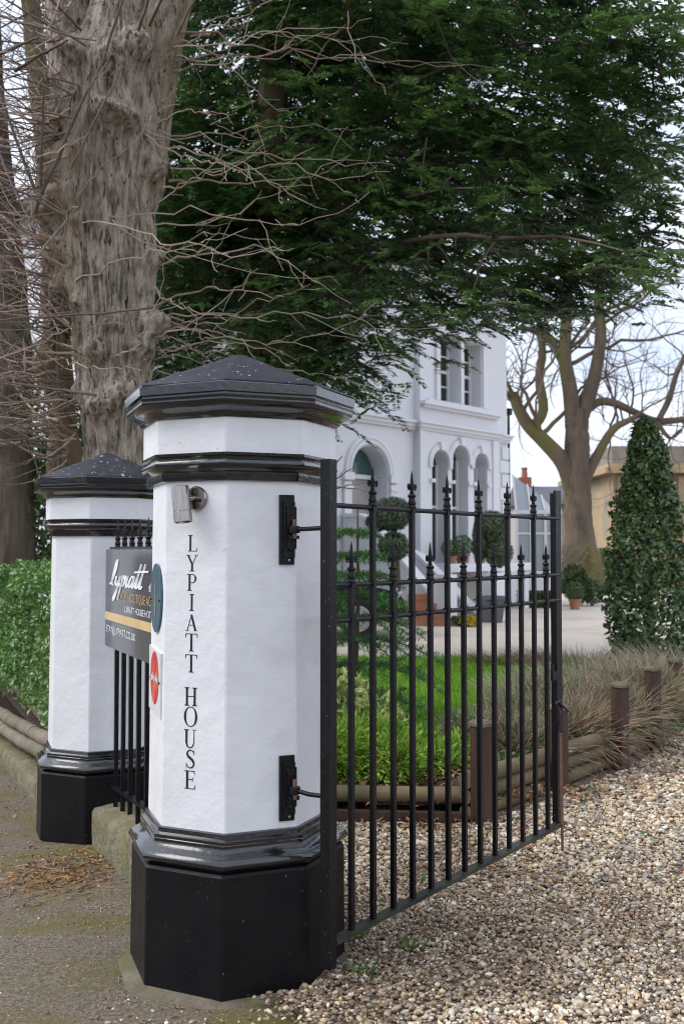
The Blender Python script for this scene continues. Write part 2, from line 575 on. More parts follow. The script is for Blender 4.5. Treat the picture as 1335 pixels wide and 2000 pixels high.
# pebbles ----------------------------------------------------------
bm = bmesh.new()
bmesh.ops.create_icosphere(bm, subdivisions=1, radius=1)
ICO_V = np.array([x.co[:] for x in bm.verts])
ICO_F = np.array([[x.index for x in p.verts] for p in bm.faces])
bm.free()
PCOL = V3([(.60, .54, .45), (.70, .65, .57), (.55, .46, .34), (.44, .35, .25), (.34, .26, .19), (.24, .18, .14), (.47, .42, .39), (.22, .21, .22),
           (.62, .50, .30), (.40, .22, .14), (.76, .73, .69), (.30, .28, .30), (.52, .40, .28)])
PW = V3([.17, .15, .13, .10, .08, .06, .08, .04, .06, .03, .06, .03, .04])
PW = PW / PW.sum()


def pebbles(name, xy, zf, size, mt, parent=None, lift=.35):
    n = len(xy)
    base = ICO_V[None] * (1 + .28 * (rng.random((n, len(ICO_V), 1)) - .5))
    sc = size[:, None] * np.stack([rng.uniform(.8, 1.5, n), rng.uniform(.65, 1.0, n), rng.uniform(.45, .75, n)], -1)
    a = rng.uniform(0, 2 * math.pi, n)
    tl = rng.normal(0, .38, (n, 2))
    p = base * sc[:, None]
    x, y, z = p[..., 0], p[..., 1], p[..., 2]
    c, s = np.cos(tl[:, :1]), np.sin(tl[:, :1])
    y, z = y * c - z * s, y * s + z * c
    c, s = np.cos(tl[:, 1:]), np.sin(tl[:, 1:])
    x, z = x * c - z * s, x * s + z * c
    c, s = np.cos(a)[:, None], np.sin(a)[:, None]
    x, y = x * c - y * s, x * s + y * c
    zb = zf(xy[:, 0], xy[:, 1]) + sc[:, 2] * lift + rng.uniform(0, .010, n) * (lift >= 0) * (lift < .5)
    v = np.stack([x + xy[:, :1], y + xy[:, 1:], z + zb[:, None]], -1).reshape(-1, 3)
    k = len(ICO_V)
    f = (ICO_F[None] + (np.arange(n) * k)[:, None, None]).reshape(-1, 3)
    o = obj(name, (v, f), mt, parent, smooth=180)
    col = PCOL[rng.choice(len(PCOL), n, p=PW)] * rng.uniform(.55, 1.40, (n, 1)) * V3([1.06, .98, .86])
    dirt = np.clip((fbm(np.stack([xy[:, 0] * 1.7, xy[:, 1] * 1.7, xy[:, 0] * 0], -1), 3, 11) - .53) * 5, 0, 1)[:, None] * rng.uniform(.2, 1, (n, 1))
    col = np.minimum(col * (1 - dirt) + V3([.13, .078, .042]) * dirt, .88)
    ca = o.data.color_attributes.new('col', 'FLOAT_COLOR', 'POINT')
    ca.data.foreach_set('color', np.concatenate([np.repeat(col, k, 0), np.ones((n * k, 1))], 1).astype(np.float32).ravel())
    o['kind'] = 'stuff'
    return o


LOGA = [at(560, 1612, 5.32)[:2], np.array([.73, 5.26]), np.array([1.26, 5.86]), np.array([1.805, 6.53]), np.array([2.23, 7.19]), np.array([2.75, 8.24]), np.array([3.6, 9.9])]


def bed_side(x, y):
    """signed: >0 in the planted bed (behind log edging)"""
    pts = np.array(LOGA)
    yy = np.interp(x, pts[:, 0], pts[:, 1])
    return y - yy


pb = []
for (y0, y1, dens, s0) in ((2.75, 4.3, 7000, .0076), (4.3, 5.6, 4600, .0090), (5.6, 7.6, 2000, .0132), (7.6, 10.5, 900, .0185)):
    x0, x1 = -.6, .42 * y1 + .3
    n = int(dens * (y1 - y0) * (x1 - x0))
    xy = np.stack([rng.uniform(x0, x1, n), rng.uniform(y0, y1, n)], -1)
    k = (xy[:, 0] < .40 * xy[:, 1] + .3) & (bed_side(xy[:, 0], xy[:, 1]) < -.05)
    k &= (across(xy) < .02 + .05 * rng.normal(0, 1, n)) & (xy[:, 0] > -.42)
    k &= np.hypot(xy[:, 0] - P1[0], xy[:, 1] - P1[1]) > .41
    xy = xy[k]
    pb.append((xy, s0 * np.exp(rng.normal(0, .27, len(xy)))))
xy = np.concatenate([a for a, b in pb])
sz = np.concatenate([b for a, b in pb])
o = pebbles('gravel', xy, gravel_z, sz, M['pebble'])
tag(o, 'loose cream and brown gravel covering the driveway by the gate', 'gravel', kind='stuff')

# stray stones on the pavement
n = 120
so = np.stack([rng.uniform(-1.6, 2.2, n), rng.uniform(.05, 1.5, n)], -1)
q = P1 + so[:, :1] * WD + so[:, 1:] * WN
q2 = np.stack([rng.uniform(-.75, .05, 90), rng.uniform(2.85, 3.3, 90)], -1)
q = np.concatenate([q, q2])
q = q[np.hypot(q[:, 0] - P1[0], q[:, 1] - P1[1]) > .42]
o = pebbles('stray_gravel', q, lambda x, y: pave_z(along(np.stack([x, y], -1))), rng.uniform(.003, .0085, len(q)), M['pebble'], lift=.5)
tag(o, 'stray pale pebbles scattered over the mossy pavement', 'gravel', kind='stuff')


n = 12000
so = np.stack([rng.uniform(-1.3, 3.6, n), rng.uniform(.03, 1.6, n)], -1)
q = P1 + so[:, :1] * WD + so[:, 1:] * WN
q = q[(np.hypot(q[:, 0] - P1[0], q[:, 1] - P1[1]) > .40) & (q[:, 0] > -.37 * q[:, 1]) & (q[:, 1] > 2.7)]
o = pebbles('pavement_grit', q, lambda x, y: pave_z(along(np.stack([x, y], -1))), rng.uniform(.0018, .0052, len(q)), M['grit'], lift=-.1)
tag(o, 'fine brown grit worn out of the old pavement surface', 'grit', kind='stuff')


# ------------------------------------------------------------------ leaves, blades, trunks
def leaves(c, fw, nr, L, W, fold=.25):
    """folded rhombs: centres, forward, normal -> verts, faces"""
    c, fw = V3(c), unit(fw)
    n = len(c)
    L = np.broadcast_to(V3(L), (n,))[:, None]
    W = np.broadcast_to(V3(W), (n,))[:, None]
    sd = unit(np.cross(fw, nr))
    up = np.cross(sd, fw)
    b = c - fw * L * .5
    t = c + fw * L * .5
    l = c - fw * L * .08 - sd * W * .5 + up * W * fold
    r = c - fw * L * .08 + sd * W * .5 + up * W * fold
    v = np.stack([b, r, t, l], 1).reshape(-1, 3)
    i = np.arange(n)[:, None] * 4
    f = np.concatenate([i + np.array([[0, 1, 2]]), i + np.array([[0, 2, 3]])], 0)
    return v, f


def rdir(n):
    return unit(rng.normal(0, 1, (n, 3)))


def cat_mesh(lst):
    v, f, k = [], [], 0
    for a, b in lst:
        v.append(a)
        f.append(b + k)
        k += len(a)
    return np.concatenate(v), np.concatenate(f)


def blades(base, d, L, W, bend):
    """grass blades: root, direction, length, width, sideways bend vector"""
    base, d = V3(base), unit(d)
    n = len(base)
    L = np.broadcast_to(V3(L), (n,))[:, None]
    W = np.broadcast_to(V3(W), (n,))[:, None]
    sd = unit(np.cross(d, rdir(n)))
    m = base + d * L * .55 + bend * .3
    t = base + d * L + bend
    v = np.stack([base - sd * W * .5, base + sd * W * .5, m + sd * W * .4, m - sd * W * .4, t], 1).reshape(-1, 3)
    i = np.arange(n)[:, None] * 5
    f = np.concatenate([i + np.array([[0, 1, 2]]), i + np.array([[0, 2, 3]]), i + np.array([[3, 2, 4]])], 0)
    return v, f


def bark_tube(path, rad, n=96, m=160, ridge=.02, freq=9, seed=0, burls=(), vs=1.0):
    """rough trunk along a path; burls = [(height fraction, angle, size, bulge)]"""
    path, rad = V3(path), V3(rad)
    t0 = np.linspace(0, 1, len(path))
    t = np.linspace(0, 1, m)
    p = np.stack([np.interp(t, t0, path[:, k]) for k in range(3)], -1)
    ker = np.ones(9) / 9
    if m > 40:
        for k in range(3):
            e = np.pad(p[:, k], 4, mode='reflect', reflect_type='odd')
            p[:, k] = np.convolve(e, ker, 'valid')
    r = np.interp(t, t0, rad)
    tg = unit(np.gradient(p, axis=0))
    x = unit(np.cross(tg, np.array([0.02, 1., .05])))
    y = np.cross(tg, x)
    an = np.arange(n) * 2 * math.pi / n
    ln = np.concatenate([[0], np.cumsum(np.linalg.norm(np.diff(p, axis=0), axis=1))])
    T, A = np.meshgrid(ln, an, indexing='ij')
    q = np.stack([np.cos(A) * freq * .5, np.sin(A) * freq * .5, T * 1.5 * vs], -1).reshape(-1, 3)
    wv = fbm(q * .6, 3, seed + 3).reshape(T.shape)
    q2 = np.stack([np.cos(A) * freq * 1.6 + wv * 2, np.sin(A) * freq * 1.6 + wv * 2, T * 2.0 * vs], -1).reshape(-1, 3)
    rg = np.abs(fbm(q2, 3, seed) - .5).reshape(T.shape) * 2
    lump = fbm(np.stack([np.cos(A) * 1.3, np.sin(A) * 1.3, T * 1.6], -1).reshape(-1, 3), 3, seed + 9).reshape(T.shape) - .5
    rr = r[:, None] * (1 + .30 * lump) + ridge * (np.clip(rg * 2.2, 0, 1) - .6) * np.clip(wv * 2.4 - .5, .25, 1.2)
    H = ln[-1]
    for hf, a0, sz_, bl in burls:
        da = (A - a0 + math.pi) % (2 * math.pi) - math.pi
        dd = np.sqrt(((T - hf * H) / sz_) ** 2 + (da * r[:, None] / sz_) ** 2)
        rr = rr + bl * np.exp(-dd ** 2) * (1 + .9 * (fbm(np.stack([np.cos(A) * 9, np.sin(A) * 9, T * 22], -1).reshape(-1, 3), 3, seed + 21).reshape(T.shape) - .5))
    vv = (p[:, None] + x[:, None] * (np.cos(A) * rr)[..., None] + y[:, None] * (np.sin(A) * rr)[..., None]).reshape(-1, 3)
    i = np.arange((m - 1) * n).reshape(m - 1, n)
    f = np.stack([i, np.roll(i, -1, 1), np.roll(i, -1, 1) + n, i + n], -1).reshape(-1, 4)
    return vv, f


def wiggle(a, b, k=10, amp=.05, sag=0.0, seed=None):
    a, b = V3(a), V3(b)
    t = np.linspace(0, 1, k)[:, None]
    p = a + (b - a) * t
    L = np.linalg.norm(b - a)
    st = np.cumsum(rng.normal(0, amp * L / math.sqrt(k), (k, 3)), 0)
    st -= t * st[-1] * .7
    p = p + st
    p[:, 2] -= sag * 4 * (t * (1 - t))[:, 0] * L
    return p


def twig(mb, a, b, r0, amp=.06, sag=0., sub=3, k=10, n=4, subl=.3):
    p = wiggle(a, b, k, amp, sag)
    r = r0 * (1 - .78 * np.linspace(0, 1, k) ** .8)
    mb.tube(p, r, n, cap=False)
    L = np.linalg.norm(V3(b) - V3(a))
    for _ in range(sub):
        j = random.randint(k // 4, k - 2)
        d = unit(p[min(j + 1, k - 1)] - p[j]) * .7 + rdir(1)[0] * .75
        e = p[j] + unit(d) * L * subl * random.uniform(.35, 1.1)
        kk = 6
        q_ = wiggle(p[j], e, kk, amp * 1.5, 0)
        mb.tube(q_, np.linspace(r[j] * .75, r0 * .25, kk), n, cap=False)


# ------------------------------------------------------------------ gate pillars
def octring(c, Rr, z, rot, ch=0):
    out_ = []
    for k in range(8):
        a = rot + k * math.pi / 4
        pt = np.array([math.cos(a), math.sin(a)]) * Rr
        tn = np.array([-math.sin(a), math.cos(a)])
        for sgn in ((-1, 1) if ch else (0,)):
            o_ = pt + sgn * tn * ch * .92 - unit(pt) * ch * .38
            out_.append((c[0] + o_[0], c[1] + o_[1], z))
    return out_


def octlathe(c, prof, rot, capb=True, capt=True, ch=0):
    mb = MB()
    v = []
    for Rr, z in prof:
        v += octring(c, Rr, z, rot, ch)
    n, m = (16 if ch else 8), len(prof)
    f = [(i * n + j, i * n + (j + 1) % n, (i + 1) * n + (j + 1) % n, (i + 1) * n + j) for i in range(m - 1) for j in range(n)]
    if capb:
        f.append(tuple(range(n))[::-1])
    if capt:
        f.append(tuple((m - 1) * n + j for j in range(n)))
    return mb.add(v, f)


PROT = R(-91.5)


def arc(r0, z0, r1, z1, bulge, k=6):
    """curve between two profile points, bulging outwards (+) or inwards (-)"""
    o_ = []
    for i_ in range(k + 1):
        t = i_ / k
        o_.append((r0 + (r1 - r0) * t + bulge * math.sin(math.pi * t), z0 + (z1 - z0) * t))
    return o_


def pillar(c, z0, name, label):
    t = thing(name, label, 'pillar', (c[0], c[1], z0), 'octagonal gate pillars')
    Z = lambda pr: [(r_, z_ + z0) for r_, z_ in pr]
    obj('plinth', octlathe(c, Z([(.383, -.06), (.386, 0), (.384, .2), (.383, .395), (.376, .404)]), PROT, ch=.005), M['plinth'], t, 15)
    base = [(.372, .404), (.376, .412), (.380, .414)] + arc(.382, .416, .384, .452, .012) + arc(.374, .456, .352, .488, -.010) + [(.350, .490), (.350, .500), (.336, .506), (.334, .520), (.322, .5235)]
    obj('base_moulding', octlathe(c, Z(base), PROT), M['gloss'], t, 38)
    obj('shaft', octlathe(c, Z([(.324, .523), (.322, .7), (.318, 1.2), (.314, 1.686)]), PROT, ch=.004), M['white'], t, 15)
    neck = [(.318, 1.682), (.327, 1.684), (.330, 1.694), (.331, 1.712), (.337, 1.715)] + arc(.344, 1.720, .350, 1.756, .012) + [(.352, 1.762), (.357, 1.766), (.358, 1.775)]
    obj('neck_moulding', octlathe(c, Z(neck), PROT), M['gloss'], t, 38)
    obj('frieze', octlathe(c, Z([(.351, 1.776), (.351, 1.894)]), PROT, ch=.004), M['white'], t, 15)
    cor = [(.356, 1.892), (.362, 1.898)] + arc(.366, 1.901, .394, 1.922, -.006) + arc(.398, 1.924, .413, 1.950, .006) + [(.416, 1.958), (.404, 1.961), (.404, 1.967), (.420, 1.969), (.422, 1.998), (.415, 2.005)]
    obj('cornice', octlathe(c, Z(cor), PROT), M['gloss'], t, 38)
    cap = [(.418, 2.0035), (.417, 2.008), (.28, 2.062), (.14, 2.115), (.03, 2.160), (.006, 2.166)]
    obj('cap_roof', octlathe(c, Z(cap), PROT, ch=.005), M['roofpaint'] if z0 == 0 else M['lichen'], t, 9)
    return t


near = pillar(P1, 0, 'gate_pillar', 'near white octagonal gate pillar lettered LYPIATT HOUSE with black plinth and cap')
far = pillar(P2, Z2OFF, 'gate_pillar', 'farther white octagonal gate pillar beside the hedge with lichen spotted black cap')
mb = MB()
mb.add(octring(P1, .435, -.02, PROT, .05) + octring(P1, .415, .005, PROT, .04) + octring(P1, .36, .016, PROT, .01),
       [(k * 16 + j, k * 16 + (j + 1) % 16, (k + 1) * 16 + (j + 1) % 16, (k + 1) * 16 + j) for k in range(2) for j in range(16)])
vv_, ff_ = mb.arrays()
vv_ = vv_ + (fbm(vv_ * 6, 3, 3)[:, None] - .5) * np.array([.07, .07, .012])
obj('footing', (vv_, ff_), M['concrete'], near, 60)


def face_frame(k):
    """face of the near pillar: centre at apothem, right, up, out; k=0 is the lettered face"""
    a = PROT - math.pi / 8 + k * math.pi / 4
    nrm = np.array([math.cos(a), math.sin(a), 0])
    right = np.array([-math.sin(a), math.cos(a), 0])
    return nrm, right


def on_face(k, u, z, out_=0.0):
    nrm, right = face_frame(k)
    ap = np.interp(z, [.52, 1.2, 1.69], [.324, .318, .314]) * math.cos(math.pi / 8)
    return np.array([P1[0], P1[1], z]) + nrm * (ap + out_) + right * u


# serif capitals ---------------------------------------------------
def serif_letter(ch):
    """strokes as 2-D polygons, cap height 1"""
    T, H, SF = .15, .045, .035            # stem, hairline, serif half overhang
    P = []

    def rect(x0, y0, x1, y1):
        P.append([(x0, y0), (x1, y0), (x1, y1), (x0, y1)])

    def stem(x, y0=0., y1=1., wd=T):
        rect(x - wd / 2, y0, x + wd / 2, y1)

    def ser(x, y, wd=.30):
        s_ = 1 if y < .5 else -1
        P.append([(x - wd / 2, y), (x + wd / 2, y), (x + wd / 2, y + s_ * .03), (x + T / 2, y + s_ * .075), (x - T / 2, y + s_ * .075), (x - wd / 2, y + s_ * .03)])

    def ring(cx, cy, rx, ry, a0, a1, thick, thin, k=22):
        o_, i_ = [], []
        for j in range(k + 1):
            a = a0 + (a1 - a0) * j / k
            w_ = thin + (thick - thin) * abs(math.cos(a)) ** 1.6
            o_.append((cx + rx * math.cos(a), cy + ry * math.sin(a)))
            i_.append((cx + (rx - w_) * math.cos(a), cy + (ry - thin - (w_ - thin) * .15) * math.sin(a)))
        for j in range(k):
            P.append([o_[j], o_[j + 1], i_[j + 1], i_[j]])

    def diag(x0, y0, x1, y1, wd):
        P.append([(x0 - wd / 2, y0), (x0 + wd / 2, y0), (x1 + wd / 2, y1), (x1 - wd / 2, y1)])
    if ch == 'I':
        stem(0); ser(0, 0, .36); ser(0, 1, .36)
    elif ch == 'L':
        stem(-.15); ser(-.15, 1, .36); rect(-.33, 0, .36, H); P.append([(.30, H), (.36, 0), (.40, .24), (.375, .24)])
    elif ch == 'T':
        stem(0); ser(0, 0, .36); rect(-.42, 1 - H, .42, 1)
        P.append([(-.42, 1), (-.35, 1 - H), (-.41, .76), (-.44, .76)]); P.append([(.35, 1 - H), (.42, 1), (.44, .76), (.41, .76)])
    elif ch == 'H':
        stem(-.27); stem(.27); rect(-.27, .49, .27, .49 + H)
        for x in (-.27, .27):
            ser(x, 0, .34); ser(x, 1, .34)
    elif ch == 'E':
        stem(-.2); rect(-.38, 0, .34, H); rect(-.38, 1 - H, .31, 1); rect(-.2, .50, .20, .50 + H)
        P.append([(.27, H), (.34, 0), (.385, .24), (.36, .24)]); P.append([(.24, 1 - H), (.31, 1), (.335, .78), (.31, .78)]); rect(.165, .42, .20, .63)
    elif ch == 'P':
        stem(-.18); ser(-.18, 0, .36); rect(-.36, 1 - H, 0, 1); rect(-.18, .46, 0, .46 + H)
        ring(.0, .73, .34, .27, -math.pi / 2, math.pi / 2, .14, H)
    elif ch == 'A':
        diag(-.34, 0, .0, 1, .065); diag(.31, 0, -.02, 1, .165); rect(-.21, .33, .17, .33 + H)
        P.append([(-.48, 0), (-.2, 0), (-.2, .03), (-.48, .03)]); P.append([(.16, 0), (.48, 0), (.48, .03), (.16, .03)])
    elif ch == 'Y':
        stem(0, 0, .48); ser(0, 0, .36); diag(0, .45, -.32, 1, .15); diag(.035, .45, .33, 1, .06)
        P.append([(-.47, .97), (-.16, .97), (-.16, 1), (-.47, 1)]); P.append([(.2, .97), (.46, .97), (.46, 1), (.2, 1)])
    elif ch == 'O':
        ring(0, .5, .44, .52, 0, 2 * math.pi, .15, H, 36)
    elif ch == 'U':
        rect(-.345, .36, -.2, 1); rect(.22, .36, .275, 1); ser(-.27, 1, .34); P.append([(.1, .97), (.4, .97), (.4, 1), (.1, 1)])
        o_, i_ = [], []
        for j in range(19):
            a = math.pi + math.pi * j / 18
            o_.append((-.035 + .31 * math.cos(a), .36 + .38 * math.sin(a)))
            w_ = .145 + (.055 - .145) * j / 18
            i_.append((-.035 + (.31 - w_) * math.cos(a), .36 + (.38 - .06) * math.sin(a)))
        for j in range(18):
            P.append([o_[j], o_[j + 1], i_[j + 1], i_[j]])
    elif ch == 'S':
        pts = [(.24, .80), (.19, .90), (.06, .965), (-.08, .955), (-.19, .87), (-.21, .75), (-.13, .63), (.02, .54), (.16, .44), (.245, .31), (.23, .17), (.12, .06), (-.03, .03), (-.17, .09), (-.25, .22)]
        wds = [.045, .05, .055, .075, .10, .125, .145, .155, .145, .125, .10, .075, .055, .05, .045]
        p = V3(pts)
        tg = unit(np.gradient(p, axis=0))
        nn = np.stack([-tg[:, 1], tg[:, 0]], -1) * V3(wds)[:, None] / 2
        for j in range(len(p) - 1):
            P.append([tuple(p[j] - nn[j]), tuple(p[j + 1] - nn[j + 1]), tuple(p[j + 1] + nn[j + 1]), tuple(p[j] + nn[j])])
        rect(.235, .72, .265, .97); rect(-.28, .03, -.25, .28)
    return P


nrm0, right0 = face_frame(0)
LTOP, LBOT = 1045, 1540
ypix = [(1045, 1077), (1084, 1116), (1121, 1154), (1160, 1193), (1200, 1232), (1237, 1272), (1278, 1313), (1342, 1378), (1380, 1418), (1424, 1460), (1463, 1500), (1504, 1540)]
for ch, (ya, yb) in zip('LYPIATTHOUSE', ypix):
    Yd = 3.36
    za, zb = at(388, ya, Yd)[2], at(388, yb, Yd)[2]
    h_ = za - zb
    mb = MB()
    for k_, pl in enumerate(serif_letter(ch)):
        lift = .0006 + .00002 * k_
        pts = [on_face(0, -.012 + x * h_ * .92, zb + y * h_, lift) for x, y in pl]
        mb.add(pts, [tuple(range(len(pts)))])
    obj('letter', mb, M['ink'], near, origin=on_face(0, 0, zb))

# spotlight on the lettered face ------------------------------------
c = on_face(0, .006, 1.625)
t = thing('spotlight', 'small brushed steel spotlight on the lettered pillar face', 'spotlight', c)
Ax = np.stack([right0, np.array([0, 0, 1.]), nrm0])
mb = MB()
mb.lathe(c, [(.041, 0), (.041, .010), (.038, .014), (.0, .0141)], 32, Ax)
obj('wall_plate', mb, M['steel'], t, 30)
mb = MB()
mb.tube([c + nrm0 * .012, c + nrm0 * .035, c + nrm0 * .045 - right0 * .012], .008, 10)
obj('arm', mb, M['steel'], t, 60)
cc = c + nrm0 * .062 - right0 * .022 + np.array([0, 0, -.022])
axz = unit(np.array([0, 0, -1.]) + right0 * .16 + nrm0 * .05)
ax0 = unit(np.cross(axz, nrm0))
Ax2 = np.stack([ax0, np.cross(axz, ax0), axz])
mb = MB()
mb.lathe(cc, [(.0, -.0601), (.028, -.060), (.030, -.058), (.030, .024), (.0285, .025), (.0285, .027), (.0305, .028), (.0305, .06), (.0275, .0605), (.026, .05), (0, .0499)], 32, Ax2)
obj('lamp_barrel', mb, M['steel'], t, 30)
mb = MB()
mb.lathe(cc, [(0, .0505), (.0255, .0506), (.0255, .0535), (0, .0536)], 24, Ax2)
obj('lens', mb, M['lamp'], t, 30)
mb = MB()
mb.lathe(c + right0 * .02 + nrm0 * .0135 - np.array([0, 0, .008]), [(.005, 0), (.005, .002), (0, .003)], 10, Ax)
obj('screw', mb, M['iron'], t, 30)

# plaques on the pavement-side face --------------------------------
n7, r7 = face_frame(-1)


def oval(cx, cz, rx, rz, k=40):
    return [(cx + rx * math.cos(2 * math.pi * j / k), cz + rz * math.sin(2 * math.pi * j / k)) for j in range(k)]


def face_prism(pts, out0, th, k=-1):
    nn, rr_ = face_frame(k)
    mb_ = MB()
    return mb_.prism([(0, 0)] * 0 + pts, V3([P1[0], P1[1], 0]) + nn * (.3168 * math.cos(math.pi / 8) + out0), rr_, np.array([0, 0, 1.]), nn, th)


cz = 1.283
t = thing('house_plaque', 'blue grey oval plaque with a thin gold line on the near pillar', 'plaque', on_face(-1, 0, cz))
obj('plate', face_prism(oval(.0, cz, .098, .121), .003, .006), M['blue'], t)
obj('emblem', face_prism([(-.004, cz - .062), (.004, cz - .062), (.005, cz + .045), (.0, cz + .062), (-.005, cz + .045)], .0095, .001), M['signgold'], t)
for sx in (-.078, .078):
    mb = MB()
    mb.lathe(on_face(-1, sx, cz - .006, .0085), [(.005, 0), (.004, .003), (0, .0035)], 10, np.stack([r7, np.array([0, 0, 1.]), n7]))
    obj('screw', mb, M['iron'], t, 30)
cz = .992
t = thing('red_oval_plaque', 'white rectangular plaque with a red and orange oval on the near pillar', 'plaque', on_face(-1, 0, cz))
obj('plate', face_prism([(-.112, cz - .105), (.105, cz - .115), (.105, cz + .105), (-.112, cz + .118)], .003, .006), M['plaquewhite'], t)
obj('oval', face_prism(oval(-.002, cz + .012, .074, .092), .0095, .001), M['plaquered'], t)
mb = MB()
for k in range(5):
    xs_ = -.055 + k * .024
    mb.prism([(xs_, cz - .006 + .012 * (k % 2)), (xs_ + .019, cz + .002), (xs_ + .015, cz + .022 + .012 * (k % 2)), (xs_ + .003, cz + .018)],
             V3([P1[0], P1[1], 0]) + n7 * (.3168 * math.cos(math.pi / 8) + .011), r7, np.array([0, 0, 1.]), n7, .0008)
obj('motif', mb, M['plaquewhite'], t)
for sx in (-.100, .094):
    mb = MB()
    mb.lathe(on_face(-1, sx, cz + .004, .0085), [(.005, 0), (.004, .003), (0, .0035)], 10, np.stack([r7, np.array([0, 0, 1.]), n7]))
    obj('screw', mb, M['iron'], t, 30)

# ------------------------------------------------------------------ the open gate
HP = np.array([-.044, 3.28])
EP = np.array([1.015, 4.70])
GD = unit(EP - HP)
GN = np.array([GD[1], -GD[0]])
g3, n3 = np.array([*GD, 0]), np.array([*GN, 0])
up3 = np.array([0, 0, 1.])
GLEN = np.linalg.norm(EP - HP)
gate = thing('iron_gate', 'open black wrought iron gate with spear finials hinged on the near pillar', 'gate', (HP[0], HP[1], .05))
GB, GT, GM1, GM2 = .175, 1.60, 1.335, 1.216


def gp(u_, z, o_=0.):
    q_ = HP + GD * u_ + GN * o_
    return np.array([q_[0], q_[1], z])


mb = MB()
mb.bar(gp(0, .10), gp(0, 1.745), .039, .039, g3)
hpost = obj('hinge_post', mb, M['iron'], gate)
mb = MB()
mb.box(gp(0, 1.7475), (.020, .020, .0025), (g3, n3, up3))
obj('post_cap', mb, M['iron'], hpost)
mb = MB()
# end stile: angle section
mb.bar(gp(GLEN, GB - .006), gp(GLEN, 1.732), .058, .012, g3)
mb.bar(gp(GLEN + .026, GB - .006, -.026), gp(GLEN + .026, 1.722, -.026), .010, .040, g3)
stile = obj('end_stile', mb, M['iron'], gate)
mb = MB()
mb.bar(gp(.022, GB), gp(GLEN + .03, GB), .040, .014, n3)
obj('bottom_rail', mb, M['ironmoss'], gate)


def rail(z, name):
    mb_ = MB()
    mb_.tube([gp(.018, z), gp(GLEN * .5, z - .002), gp(GLEN + .012, z)], .0088, 8)
    return obj(name, mb_, M['iron'], gate, 60)


rail(GT, 'top_rail')
rail(GM1, 'middle_rail')
rail(GM2, 'lower_rail')


def finial_mesh():
    mb_ = MB()
    mb_.lathe((0, 0, 0), [(.0135, -.012), (.0155, -.008), (.0155, -.001), (.013, .004), (.0145, .008), (.0155, .014), (.012, .020), (.0125, .025), (.0105, .030),
                          (.0150, .035), (.0158, .039), (.0130, .043), (.0075, .047), (.0085, .052), (.0065, .056)], 12)
    # spear blade: diamond section
    pr = [(.0060, .0055, .054), (.0085, .0062, .066), (.0112, .0070, .084), (.0085, .0055, .103), (.0045, .0035, .120), (.0006, .0006, .134)]
    vv = []
    for a_, b_, z in pr:
        for q_ in range(8):
            an = q_ * math.pi / 4
            k_ = 1.0 if q_ % 2 == 0 else .80
            vv.append((a_ * math.cos(an) * k_, b_ * math.sin(an) * k_, z))
    m_ = len(pr)
    ff = [(i_ * 8 + j, i_ * 8 + (j + 1) % 8, (i_ + 1) * 8 + (j + 1) % 8, (i_ + 1) * 8 + j) for i_ in range(m_ - 1) for j in range(8)]
    ff.append(tuple((m_ - 1) * 8 + j for j in range(8)))
    mb_.add(vv, ff)
    for sgn in (-1, 1):
        p = [(sgn * .004, 0, .054), (sgn * .009, 0, .068), (sgn * .0155, 0, .079), (sgn * .0215, 0, .080), (sgn * .0245, 0, .072), (sgn * .0230, 0, .064), (sgn * .0195, 0, .061)]
        mb_.tube(p, [.004, .0048, .0052, .0050, .0044, .0038, .0030], 7)
    me_ = bpy.data.meshes.new('finial')
    v_, f_ = mb_.arrays()
    me_.from_pydata(v_.tolist(), [], f_)
    me_.materials.append(M['iron'])
    me_.polygons.foreach_set('use_smooth', np.ones(len(me_.polygons), dtype=bool))
    me_.set_sharp_from_angle(angle=R(40))
    return me_


FIN = finial_mesh()


def bar_mesh(h_, wd, sleeve):
    mb_ = MB()
    mb_.box((0, 0, h_ / 2), (wd / 2, wd / 2, h_ / 2))
    for z in sleeve:
        mb_.box((0, 0, z), (wd / 2 + .0035, wd / 2 + .0035, .010))
    me_ = bpy.data.meshes.new('bar')
    v_, f_ = mb_.arrays()
    me_.from_pydata(v_.tolist(), [], f_)
    me_.materials.append(M['iron'])
    return me_


BT = bar_mesh(GT + .002 - GB - .006, .0172, [GM1 - GB - .006, GM2 - GB - .006, GT - GB - .010])
BS = bar_mesh(GM1 + .002 - GB - .006, .0172, [GM2 - GB - .006, GM1 - GB - .010])
gang = math.atan2(GD[1], GD[0])
gl = loc_of(gate)
for k in range(1, 14):
    tall = k % 2 == 0
    p = gp(GLEN * k / 14, GB + .0072)
    b = inst('bar', BT if tall else BS, gate, p - gl, gang + R(random.uniform(-2, 2)))
    fo = inst('finial', FIN, b, (0, 0, (GT if tall else GM1) - GB + .006), R(random.uniform(-5, 5)))
# latch, pull and drop bolt on the end stile
mb = MB()
mb.box(gp(GLEN - .052, .868, .0), (.020, .006, .022), (g3, n3, up3))
mb.box(gp(GLEN - .035, .905, -.004), (.030, .004, .018), (g3, n3, up3))
obj('latch_plate', mb, M['iron'], gate)
mb = MB()
mb.tube([gp(GLEN - .075, .742, .012), gp(GLEN - .03, .748, .016), gp(GLEN + .0, .745, .016)], .007, 8)
mb.tube([gp(GLEN - .025, .745, .01), gp(GLEN + .075, .690, .012)], .0055, 8)
mb.tube([gp(GLEN - .02, .700, .012), gp(GLEN - .035, .690, .02), gp(GLEN - .045, .66, .02), gp(GLEN - .045, .61, .014)], .006, 8)
obj('latch_bolt', mb, M['iron'], gate, 60)
mb = MB()
mb.tube([gp(GLEN - .028, .60, .022), gp(GLEN - .026, .06, .024)], .0065, 8)
obj('drop_bolt', mb, M['rust'], gate, 60)
